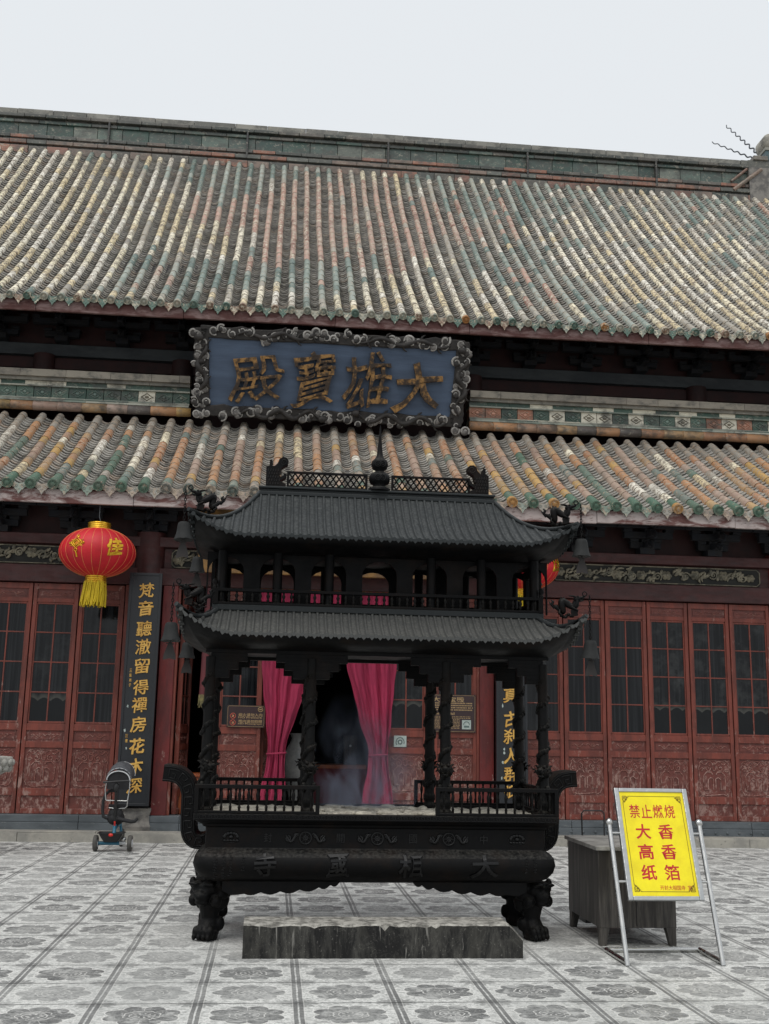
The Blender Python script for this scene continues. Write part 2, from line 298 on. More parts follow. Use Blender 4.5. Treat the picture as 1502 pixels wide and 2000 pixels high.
    def mesh(s, name, mats, off=(0, 0, 0)):
        me = bpy.data.meshes.new(name); ox, oy, oz = off
        me.from_pydata([(x-ox, y-oy, z-oz) for x, y, z in s.v], [], s.f)
        for m in (mats if isinstance(mats, (list, tuple)) else [mats]): me.materials.append(MAT[m] if isinstance(m, str) else m)
        me.polygons.foreach_set('material_index', s.mi); me.polygons.foreach_set('use_smooth', s.sm)
        if any(c is not None for c in s.c):
            at = me.attributes.new('tile', 'FLOAT_COLOR', 'CORNER'); buf = []
            for f, c in zip(s.f, s.c):
                c = c or (.3, .3, .3, 0); buf += list(c)*len(f)
            at.data.foreach_set('color', buf)
        me.update(); return me
    def build(s, name, mats, parent=None, bevel=0, solid=0, sub=0, remesh=0):
        off = wloc(parent) if parent else (0, 0, 0)
        me = s.mesh(name, mats, off); o = bpy.data.objects.new(name, me); COL.objects.link(o)
        if parent: o.parent = parent
        if remesh:
            m = o.modifiers.new('r', 'REMESH'); m.mode = 'VOXEL'; m.voxel_size = remesh; m.use_smooth_shade = True
            m = o.modifiers.new('s', 'SMOOTH'); m.iterations = 3; m.factor = .4
        if solid: m = o.modifiers.new('so', 'SOLIDIFY'); m.thickness = solid; m.offset = 0
        if bevel: m = o.modifiers.new('b', 'BEVEL'); m.width = bevel; m.segments = 2; m.limit_method = 'ANGLE'; m.angle_limit = radians(40)
        if sub: m = o.modifiers.new('sub', 'SUBSURF'); m.levels = sub; m.render_levels = sub
        if remesh:
            dg = bpy.context.evaluated_depsgraph_get(); nm = bpy.data.meshes.new_from_object(o.evaluated_get(dg)); nm.name = name
            o.modifiers.clear(); o.data = nm
        return o
def wloc(o):
    p = Vector((0, 0, 0))
    while o: p += o.location; o = o.parent
    return p
def tag(o, label=None, cat=None, group=None, kind=None):
    if label: o['label'] = label
    if cat: o['category'] = cat
    if group: o['group'] = group
    if kind: o['kind'] = kind
    return o
def thing(name, loc, label, cat, group=None):
    o = bpy.data.objects.new(name, None); COL.objects.link(o); o.location = loc; o.empty_display_size = .1
    return tag(o, label, cat, group)
def copy_tree(o, parent=None):
    c = o.copy(); COL.objects.link(c); c.parent = parent
    for ch in o.children: copy_tree(ch, c)
    return c
def link_copy(o, parent, loc=None, rz=None):
    c = o.copy(); COL.objects.link(c); c.parent = parent
    if loc is not None: c.location = loc
    if rz is not None: c.rotation_euler = (0, 0, rz)
    return c
_tc = {}
def text_flat(s, offset=0., extr=0., bev=0., res=3):
    k = (s, offset, extr, bev, res)
    if k not in _tc:
        c = bpy.data.curves.new('lettering', 'FONT'); c.body = s; c.offset = offset; c.extrude = extr; c.bevel_depth = bev; c.bevel_resolution = 1; c.resolution_u = res
        o = bpy.data.objects.new('lettering', c); COL.objects.link(o); bpy.context.view_layer.update()
        me = bpy.data.meshes.new_from_object(o.evaluated_get(bpy.context.evaluated_depsgraph_get()))
        vs = [v.co.copy() for v in me.vertices]; fs = [tuple(p.vertices) for p in me.polygons]
        bpy.data.objects.remove(o); bpy.data.curves.remove(c); bpy.data.meshes.remove(me)
        x0 = min(v.x for v in vs); x1 = max(v.x for v in vs); y0 = min(v.y for v in vs); y1 = max(v.y for v in vs)
        _tc[k] = (vs, fs, x0, x1, y0, y1)
    return _tc[k]
def put_text(mb, s, f, cx, cy, w, h, mi=0, offset=0., depth=.01, bev=0., warp=0.):
    """letters fitted to a w x h box centred at (cx, cy) in the plane f(u, v, out)"""
    vs, fs, x0, x1, y0, y1 = text_flat(s, offset, .5, bev)
    sx = w/(x1-x0); sy = h/(y1-y0); out = []
    zt = .5+bev
    for v in vs:
        a, b = (v.x-(x0+x1)/2)*sx, (v.y-(y0+y1)/2)*sy
        if warp:
            a, b = a+warp*w*.05*sin(b/h*7+1), b+warp*h*(.055*sin(a/w*6)+.10*a/w)
        out.append(f(cx+a, cy+b, (v.z+zt)/(2*zt)*depth))
    mb.add(out, fs, mi)
def poly_tube(mb, pts, f, r, mi=0, out=0., n=5, closed=False):
    P = [f(u, v, out) for u, v in pts]
    if closed: P.append(P[0])
    mb.tube(P, r, n, mi, True)
def spiral(cx, cy, r, turns, dirn=1, a0=0., k=22):
    return [(cx+r*(1-.86*i/k)*cos(a0+dirn*2*pi*turns*i/k), cy+r*(1-.86*i/k)*sin(a0+dirn*2*pi*turns*i/k)) for i in range(k+1)]
XZ = lambda Y: (lambda u, v, o: Vector((u, Y-o, v)))

# ================================================================== GROUND
def build_ground():
    g = G('lotus_paving'); CW, RW, TX, TY = .60142, .54957, -.98586, 7.03344
    m = g.math; sp = g.nt.nodes.new('ShaderNodeSeparateXYZ'); g.nt.links.new(g.tc.outputs['Object'], sp.inputs[0])
    wob = g.noise(g.obj(), 3, 3, .5); wo = m('MULTIPLY', m('SUBTRACT', wob, .5), .012)
    u = m('DIVIDE', m('ADD', m('SUBTRACT', sp.outputs[0], TX-20*CW), wo), CW); v = m('DIVIDE', m('ADD', m('SUBTRACT', sp.outputs[1], TY-40*RW), wo), RW)
    fu = m('SUBTRACT', u, m('FLOOR', u)); fv = m('SUBTRACT', v, m('FLOOR', v))
    cell = g.nt.nodes.new('ShaderNodeCombineXYZ'); g.put(cell.inputs[0], m('FLOOR', u)); g.put(cell.inputs[1], m('FLOOR', v))
    wn = g.nt.nodes.new('ShaderNodeTexWhiteNoise'); wn.noise_dimensions = '2D'; g.nt.links.new(cell.outputs[0], wn.inputs['Vector'])
    rnd = wn.outputs['Value']
    fine = g.noise(g.obj(), 16, 6, .75, .3); jit = m('MULTIPLY', m('SUBTRACT', fine, .5), .34)
    p = m('MULTIPLY', m('SUBTRACT', fu, .5), CW/.268); q = m('MULTIPLY', m('SUBTRACT', fv, .5), RW/.275); qe = m('MULTIPLY', q, 1.12)
    r = m('ADD', m('SQRT', m('ADD', m('MULTIPLY', p, p), m('MULTIPLY', qe, qe))), m('MULTIPLY', jit, .35))
    th = m('ADD', m('ARCTAN2', q, p), m('MULTIPLY', m('FLOOR', m('MULTIPLY', rnd, 2)), .39))
    pet = m('ABSOLUTE', m('COSINE', m('MULTIPLY', th, 4)))            # eight pointed petals
    R = m('ADD', .68, m('MULTIPLY', m('POWER', pet, .8), .19))
    pet2 = m('ABSOLUTE', m('SINE', m('MULTIPLY', th, 4))); R2 = m('ADD', .64, m('MULTIPLY', pet2, .15))
    def line(x, y, wd): return g.step(m('ABSOLUTE', m('SUBTRACT', x, y)), wd*.5, wd, 1, 0)
    inside = g.step(m('SUBTRACT', r, R), -.012, .012, 1, 0)
    edge = m('MAXIMUM', line(r, R, .022), m('MULTIPLY', line(r, R2, .018), g.step(m('SUBTRACT', R2, R), 0, .01, 0, 1)))
    inner = m('ADD', .36, m('MULTIPLY', pet, .05))
    rings = m('MAXIMUM', line(r, inner, .020), line(r, .27, .016))
    dots = m('MULTIPLY', g.step(m('COSINE', m('MULTIPLY', th, 8)), .2, .6), line(r, .16, .05))
    veins = m('MULTIPLY', g.step(m('ABSOLUTE', m('COSINE', m('MULTIPLY', th, 4))), .0, .09, 1, 0), m('MULTIPLY', g.step(r, .36, .40), g.step(r, .62, .70, 1, 0)))
    lines = m('MAXIMUM', m('MAXIMUM', m('MULTIPLY', edge, 1.), rings), m('MAXIMUM', dots, veins))
    lines = m('MULTIPLY', lines, g.step(g.noise(g.obj((1, 1, 1), (7, 2, 0)), 7, 4, .7), .34, .5))
    # corner leaves
    ap, aq = m('ABSOLUTE', p), m('ABSOLUTE', q); dc = m('SQRT', m('ADD', m('POWER', m('SUBTRACT', 1, ap), 2), m('POWER', m('SUBTRACT', 1, aq), 2)))
    tc = m('ARCTAN2', m('SUBTRACT', 1, aq), m('SUBTRACT', 1, ap))
    Rc = m('ADD', .20, m('MULTIPLY', m('ABSOLUTE', m('SINE', m('MULTIPLY', tc, 5))), .16))
    corner = g.step(m('SUBTRACT', m('ADD', dc, m('MULTIPLY', jit, .8)), Rc), -.03, .03, 1, 0)
    # column bands and row joints
    blotj = g.noise(g.obj((1, 1, 1), (9, 3, 0)), 11, 5, .7)
    du = m('MINIMUM', fu, m('SUBTRACT', 1, fu)); dv = m('MINIMUM', fv, m('SUBTRACT', 1, fv))
    band = m('MULTIPLY', g.step(du, .047, .053, 1, 0), g.step(m('ADD', du, m('MULTIPLY', jit, .03)), .006, .011))
    bedge = line(du, .056, .006)
    jw = m('MULTIPLY', m('SUBTRACT', blotj, .5), .02); joint = g.step(m('ADD', dv, jw), .007, .012, 1, 0); joint2 = line(dv, .026, .007)
    # wear
    big = g.noise(g.obj((1, 1, 1), (11, 5, 0)), .55, 5, .6); med = g.noise(g.obj((1, 1, 1), (1, 9, 0)), 2.3, 6, .7)
    # ash dust round the burner
    ex = m('DIVIDE', m('SUBTRACT', sp.outputs[0], .9), 2.0); ey = m('DIVIDE', m('SUBTRACT', sp.outputs[1], 9.25), 1.15)
    ring = g.step(m('ADD', m('SQRT', m('ADD', m('MULTIPLY', ex, ex), m('MULTIPLY', ey, ey))), m('MULTIPLY', m('SUBTRACT', med, .5), .9)), .55, 1.15, 1, 0)
    spec = g.noise(g.obj(), 60, 3, .7); streak = g.noise(g.obj((.8, 1.1, 1)), 30, 6, .75, .4)
    base = g.mix(g.step(streak, .40, .66), srgb(222, 222, 218), srgb(156, 157, 154))
    base = g.mix(g.step(spec, .54, .64, 0, .6), base, srgb(112, 113, 112)); blot = g.noise(g.obj((1, 1, 1), (3, 3, 0)), 9, 6, .75, .6); base = g.mix(g.step(blot, .52, .68, 0, .55), base, srgb(134, 135, 133))
    base = g.mix(g.step(big, .46, .70, 0, .5), base, srgb(166, 167, 164))
    stn = g.noise(g.obj((1, 1, 1), (2, 14, 0)), 1.1, 7, .72, .8); base = g.mix(g.step(stn, .60, .68, 0, .45), base, srgb(104, 103, 100))
    vis = m('MULTIPLY', m('MULTIPLY', g.step(med, .35, .68, 1, .6), g.step(rnd, 0, .6, .62, 1)), m('SUBTRACT', 1, m('MULTIPLY', ring, .86)))
    fcol = g.mix(g.step(streak, .35, .65), srgb(104, 105, 105), srgb(68, 69, 70))
    fcol = g.mix(m('MULTIPLY', rnd, .5), fcol, srgb(64, 65, 66)); fcol = g.mix(g.step(blot, .5, .64, 0, .8), fcol, srgb(190, 190, 187)); fcol = g.mix(g.step(spec, .55, .63, 0, .5), fcol, srgb(186, 186, 182))
    col = g.mix(m('MULTIPLY', m('MULTIPLY', inside, vis), .92), base, fcol)
    col = g.mix(m('MULTIPLY', m('MULTIPLY', m('MULTIPLY', edge, 1.), vis), .0), col, fcol)
    col = g.mix(m('MULTIPLY', m('MULTIPLY', lines, vis), .85), col, srgb(222, 221, 216))
    col = g.mix(m('MULTIPLY', m('MULTIPLY', corner, vis), .62), col, srgb(84, 85, 85))
    col = g.mix(m('MULTIPLY', m('MULTIPLY', band, m('ADD', .3, m('MULTIPLY', vis, .7))), .85), col, g.mix(streak, srgb(66, 67, 68), srgb(110, 110, 109)))
    col = g.mix(m('MULTIPLY', bedge, .5), col, srgb(206, 205, 200))
    jm = m('MULTIPLY', joint, m('SUBTRACT', 1, m('MULTIPLY', ring, .6)))
    col = g.mix(m('MULTIPLY', jm, .95), col, srgb(48, 48, 47)); col = g.mix(m('MULTIPLY', m('MULTIPLY', joint2, vis), .35), col, srgb(84, 84, 83))
    h = m('SUBTRACT', m('ADD', m('MULTIPLY', fine, .4), m('MULTIPLY', lines, .2)), m('ADD', m('MULTIPLY', joint, .8), m('MULTIPLY', band, .2)))
    g.bump(h, .35, .006); MAT['paving'] = g.fin(col, g.step(streak, .3, .7, .5, .8), 0, .35)
    mb = MB(); n = 40
    for i in range(2):
        pass
    mb.add([(-90, -60, 0), (90, -60, 0), (90, 110, 0), (-90, 110, 0)], [(0, 1, 2, 3)])
    tag(mb.build('paving', 'paving'), kind='structure')
    # the low kerb below the hall: stones end to end
    mb = MB(); x = -12.6
    rr = random.Random(3)
    while x < 15:
        L = rr.uniform(1.1, 1.5); mb.box(x+.003, 16.42, -.05, x+L-.003, 16.715, .125+rr.uniform(-.004, .004)); x += L
    x = -12.2
    while x < 15:
        L = rr.uniform(1.2, 1.9); mb.box(x+.003, 16.44+.0, .122, x+L-.003, 16.716, .142+rr.uniform(-.002, .002)); x += L
    tag(mb.build('kerb', 'kerb', bevel=.006), kind='structure')
build_ground()

# ================================================================== HALL
CX = .83
hall = thing('temple_hall', (CX, 16.7, 0), 'long red timber hall with double eaves of weathered glazed tiles and panelled doors', 'temple')
def profile(y0, z0, y1, z1, sag, n=60):
    P = []
    for i in range(n+1):
        t = i/n; P.append((y0+(y1-y0)*t, z0+(z1-z0)*t-sag*4*t*(1-t)*(1.15-.3*t)))
    S = [0]
    for a, b in zip(P, P[1:]): S.append(S[-1]+math.hypot(b[0]-a[0], b[1]-a[1]))
    def at(s):
        s = max(0, min(S[-1]-1e-6, s)); i = min(int(s/S[-1]*n), n-1)
        while i > 0 and S[i] > s: i -= 1
        while i < n-1 and S[i+1] < s: i += 1
        t = (s-S[i])/(S[i+1]-S[i]); a, b = P[i], P[i+1]
        ty, tz = b[0]-a[0], b[1]-a[1]; L = math.hypot(ty, tz)
        return a[0]+ty*t, a[1]+tz*t, ty/L, tz/L
    return at, S[-1]
def roof_surface(at, L, xs, sp, r, tl, pl, colf, endf, parent, rng, glaze, pk):
    """barrel tile courses, pan tiles, round end tiles and pointed drip tiles"""
    br, pn, en = MB(), MB(), MB(); K = 7
    for ci, X in enumerate(xs):
        drift = rng.uniform(-.004, .004); ph = rng.uniform(0, 6); s = 0; i = 0; prev = None; off = rng.uniform(-.03, .03)
        nt_ = int(L/tl)+1
        for i in range(nt_):
            s0 = i*tl+(off if i else 0); s1 = min((i+1)*tl+off, L)
            if s1-s0 < .03: continue
            t = s0/L; prev = colf(X, t, i, ci, rng, prev); c = prev
            
            wob = .008*sin(s0*1.3+ph)+rng.uniform(-.004, .004); ra = r*rng.uniform(.97, 1.05); rb = ra*.90
            rings = []
            for s_, rad in ((s0, ra), (s0+.02, ra), (s1+.012, rb)):
                y, z, ty, tz = at(s_); ny, nz = -tz, ty; R = []
                for k in range(K):
                    q = -.15+(pi+.3)*k/(K-1)
                    R.append((X+wob+rad*cos(q), y+ny*rad*sin(q)*1.05+ny*.02, z+nz*rad*sin(q)*1.05+nz*.02))
                rings.append(R)
            vs = [p for R in rings for p in R]
            br.add(vs, [(a*K+k, a*K+k+1, (a+1)*K+k+1, (a+1)*K+k) for a in range(2) for k in range(K-1)], 0, c, True)
            y, z, ty, tz = at(s0); ny, nz = -tz, ty
            lip = [(X+wob+(ra-.016)*cos(-.15+(pi+.3)*k/(K-1)), y+ny*((ra-.016)*sin(-.15+(pi+.3)*k/(K-1))+.02)+ty*.01, z+nz*((ra-.016)*sin(-.15+(pi+.3)*k/(K-1))+.02)+tz*.01) for k in range(K)]
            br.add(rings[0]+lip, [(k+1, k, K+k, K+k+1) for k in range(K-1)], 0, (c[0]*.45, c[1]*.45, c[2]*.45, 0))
        # end disc
        y, z, ty, tz = at(0); c = endf(X, ci, rng); M = Matrix.Translation((X, y, z+.03)) @ Matrix(((1, 0, 0, 0), (0, tz, ty, 0), (0, -ty, tz, 0), (0, 0, 0, 1))).inverted()
        y2, z2, ty, tz = at(.02); ax = Vector((0, -ty, -tz)); nn = Vector((0, -tz, ty)); xx = Vector((1, 0, 0)); O = Vector((X, y, z))+nn*.02
        prof = [(r*1.04, -.01), (r*1.06, .085), (r*.86, .088), (r*.80, .072), (r*.48, .072), (r*.42, .086), (r*.15, .092), (0.0, .092)]
        vs = []; n = 14
        for rad, h in prof:
            for k in range(n):
                q = 2*pi*k/n; rq = rad*(1+(.10*sin(5*q+ci) if abs(rad-r*.4) < .01 else 0)); vs.append(O+xx*rq*cos(q)+nn*rq*sin(q)+ax*h)
        en.add(vs, [(a*n+k, a*n+(k+1) % n, (a+1)*n+(k+1) % n, (a+1)*n+k) for a in range(len(prof)-1) for k in range(n)], 0, c, False)
    for a, b in zip(xs, xs[1:]):
        xm = (a+b)/2; hw = (b-a)/2-r*.72; npn = int(L/pl)
        for j in range(npn+1):
            s0 = j*pl-.02; s1 = s0+pl*1.35
            if s1 > L: s1 = L
            if s1-s0 < .04: continue
            lift = .034*rng.uniform(.8, 1.25); jx = rng.uniform(-.006, .006); g = rng.uniform(.55, 1.25)*pk; cb = (.29*g, .28*g, .26*g, 0)
            if rng.random() < .12: cb = (.33*g, .27*g, .22*g, 0)
            rows = []
            for s_, l in ((s0, lift), (s1, .0)):
                y, z, ty, tz = at(max(s_, 0)); ny, nz = -tz, ty; ex = min(s_, 0); row = []
                for k in range(6):
                    e = -1+2*k/5; sagd = -.058*(1-e*e)+.012+l
                    row.append(Vector((xm+jx+e*hw, y+ny*sagd+ty*ex, z+nz*sagd+tz*ex)))
                rows.append(row)
            y, z, ty, tz = at(max(s0, 0)); dn = Vector((0, tz, -ty))*.02
            pn.add(rows[0]+rows[1], [(k, k+1, 6+k+1, 6+k) for k in range(5)], 0, cb, True)
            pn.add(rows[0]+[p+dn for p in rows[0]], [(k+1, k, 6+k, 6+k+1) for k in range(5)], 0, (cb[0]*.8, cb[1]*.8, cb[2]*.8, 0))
        # drip tile
        y, z, ty, tz = at(0); c = endf(xm, 1000, rng); hw2 = hw+.018; poly = []
        for k in range(7): e = 1-2*k/6; poly.append((e*hw2, -.05*(1-e*e)+.03))
        low = [(-1, -.035), (-.78, -.075), (-.62, -.078), (-.42, -.118), (-.28, -.122), (0, -.185), (.28, -.122), (.42, -.118), (.62, -.078), (.78, -.075), (1, -.035)]
        poly += [(e*hw2, h) for e, h in low]; D = Vector((0, -.10, -.995)); N = Vector((0, -.995, .10)); O = Vector((xm, y-.004, z+.01))
        f = lambda u, v, o: O+Vector((u, 0, 0))-D*v+N*o
        en.prism(poly, f, .022, 0, c)
        for sg in (-1, 1): poly_tube(en, [(x*sg, yy) for x, yy in spiral(.045, -.055, .03, 1.3, -1, 0, 10)], f, .006, 0, .022, 4); en.c[-12:] = [c]*12
        en.ell(f(0, -.105, .02), (.022, .008, .022), 6, 4, 0, c)
    for i, c in enumerate(en.c):
        if c is None: en.c[i] = (.2, .22, .19, .2)
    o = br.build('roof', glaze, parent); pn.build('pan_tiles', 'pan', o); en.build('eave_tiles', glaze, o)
    # deck below the tiles
    mb = MB(); rows = []
    for i in range(25):
        y, z, ty, tz = at(L*i/24); rows.append([(xs[0]-.1, y+tz*.07, z-ty*.07), (xs[-1]+.1, y+tz*.07, z-ty*.07)])
    mb.grid(rows); mb.build('roof_bed', 'mortar', o)
    return o
C4 = lambda r, g, b, k=.3: srgb(r, g, b)[:3]+(k,)
from mathutils import noise as mnoise
CREAM = [C4(226, 216, 188), C4(232, 224, 202), C4(214, 198, 162), C4(224, 219, 206)]
GREEN = [C4(130, 141, 133, .7), C4(114, 127, 120, .75), C4(146, 154, 146, .5), C4(100, 116, 110, .8), C4(154, 160, 152, .4)]
GREY = [C4(150, 146, 138), C4(130, 126, 119), C4(162, 157, 147)]
RUST = [C4(164, 124, 110), C4(178, 142, 128), C4(146, 108, 96), C4(160, 130, 118)]
WHITE = [C4(218, 212, 198), C4(206, 200, 186)]
def patch(X, t, seed): return mnoise.noise(Vector((X*.42, t*3.2, seed)))+.55*mnoise.noise(Vector((X*1.3, t*9, seed+7)))
def col_up(X, t, i, ci, rng, prev):
    if i == 0: prev = None
    if prev and rng.random() < .46: return prev
    g = rng.uniform(.9, 1.08)
    if abs(X-1.3)/4.0+abs(t-.58)/.36 < 1+rng.uniform(-.12, .08): pal = RUST if rng.random() < .9 else GREY
    else:
        q = patch(X, t, 1.5)+.22*min(1.2, abs(X-1.3)/6)+rng.uniform(-.30, .30)
        pal = CREAM if q > .16 else WHITE if q > .05 else GREY if q > -.06 else GREEN if q > -.72 else RUST
    c = rng.choice(pal); return (c[0]*g, c[1]*g, c[2]*g, c[3])
def end_up(X, ci, rng):
    q = rng.random(); c = (C4(150, 104, 58, .6) if q < .07 and X > 3 else C4(128, 104, 88) if q < .2 else C4(126, 132, 122, .4) if q < .5 else C4(84, 106, 96, .7) if q < .85 else C4(150, 150, 138))
    return c
LGREEN = [C4(86, 108, 94, .8), C4(100, 116, 105, .7), C4(112, 122, 115, .6), C4(122, 130, 124, .5)]
ORANGE = [C4(176, 132, 96, .4), C4(168, 124, 94, .3), C4(182, 148, 94, .5), C4(164, 132, 110), C4(172, 140, 104, .3)]
PINK = [C4(164, 140, 126), C4(154, 128, 114), C4(172, 150, 136)]
def col_lo(X, t, i, ci, rng, prev):
    g = rng.uniform(.9, 1.08)
    if i == 0:
        if -1.75 < X < -.25: c = rng.choice([C4(122, 132, 122, .6), C4(130, 126, 118), C4(104, 120, 110, .7)])
        elif X > 1 and rng.random() < .22: c = C4(180, 150, 110, .6)
        else: c = C4(84, 110, 94, 1.0) if rng.random() < .75 else C4(104, 122, 112, 1.0)
        return c
    if t > .80+rng.uniform(-.10, .1): pal = GREY
    elif i > 1 and rng.random() < .42 and prev: return prev
    else:
        wst = max(0, min(1, (.9-X)/2.2)); q = patch(X, t, 9.1)+rng.uniform(-.35, .35)+.28-.30*wst
        pal = ORANGE if q > .12 else PINK if q > -.10 else CREAM if q > -.26 else LGREEN if q > -.60 else GREY
        if rng.random() < .05+.06*wst: pal = rng.choice([WHITE, CREAM])
    c = rng.choice(pal); return (c[0]*g, c[1]*g, c[2]*g, c[3])
def end_lo(X, ci, rng):
    if ci >= 1000: return rng.choice([C4(134, 142, 132, .5), C4(144, 139, 130), C4(118, 132, 120, .6), C4(150, 146, 138), C4(142, 128, 118)])
    if -1.75 < X < -.25: return rng.choice([C4(84, 92, 86, .5), C4(104, 104, 98)])
    if X > 1 and rng.random() < .22: return C4(168, 128, 78, .6)
    return C4(82, 106, 90, .8)
UA, UL = profile(18.2, 8.96, 25.6, 15.80, .34); LA, LL = profile(15.9, 5.11, 19.15, 7.04, .07)
def build_roofs():
    rng = random.Random(11); s = .2855; xs = [-4.812+s*k for k in range(-31, 70)]
    roof_surface(UA, UL, xs, s, .066, .335, .125, col_up, end_up, hall, rng, 'roof_glaze', .7)
    s = .326; xs = [-3.99+s*k for k in range(-26, 58)]
    roof_surface(LA, LL, xs, s, .077, .30, .118, col_lo, end_lo, hall, rng, 'roof_glaze_lower', 1.1)
    X0, X1 = -13.4, 15.0
    # fascia boards, in lengths
    for (Y, z0, z1, m) in ((18.21, 8.70, 8.90, 'fascia2'), (15.92, 4.845, 5.045, 'fascia')):
        mb = MB(); x = X0
        while x < X1:
            L = rng.uniform(2.2, 3.4); d = rng.uniform(-.008, .008); mb.box(x, Y+d, z0+rng.uniform(-.012, .006), min(x+L, X1)-.006, Y+.06, z1); x += L
        mb.build('fascia_board', m, hall, bevel=.008)
    # soffits with rafters
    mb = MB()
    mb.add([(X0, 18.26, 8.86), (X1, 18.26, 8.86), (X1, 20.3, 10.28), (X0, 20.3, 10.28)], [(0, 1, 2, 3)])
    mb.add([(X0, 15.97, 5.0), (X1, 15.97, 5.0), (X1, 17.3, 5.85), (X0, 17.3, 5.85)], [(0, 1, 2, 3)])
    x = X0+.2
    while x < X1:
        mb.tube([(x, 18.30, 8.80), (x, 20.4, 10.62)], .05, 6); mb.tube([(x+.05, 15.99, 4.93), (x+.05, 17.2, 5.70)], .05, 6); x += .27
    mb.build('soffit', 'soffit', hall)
    # back slope and gable closings (the far side of the roof)
    mb = MB(); mb.add([(X0, 25.75, 16), (X1, 25.75, 16), (X1, 33.5, 9), (X0, 33.5, 9)], [(0, 1, 2, 3)])
    mb.add([(X0, 18.3, 8.9), (X0, 25.7, 15.9), (X0, 33.5, 9), (X0, 26, 8.5)], [(0, 1, 2, 3)]); mb.add([(X1, 18.3, 8.9), (X1, 25.7, 15.9), (X1, 33.5, 9), (X1, 26, 8.5)], [(3, 2, 1, 0)])
    mb.build('back_slope', 'mortar', hall)
build_roofs()

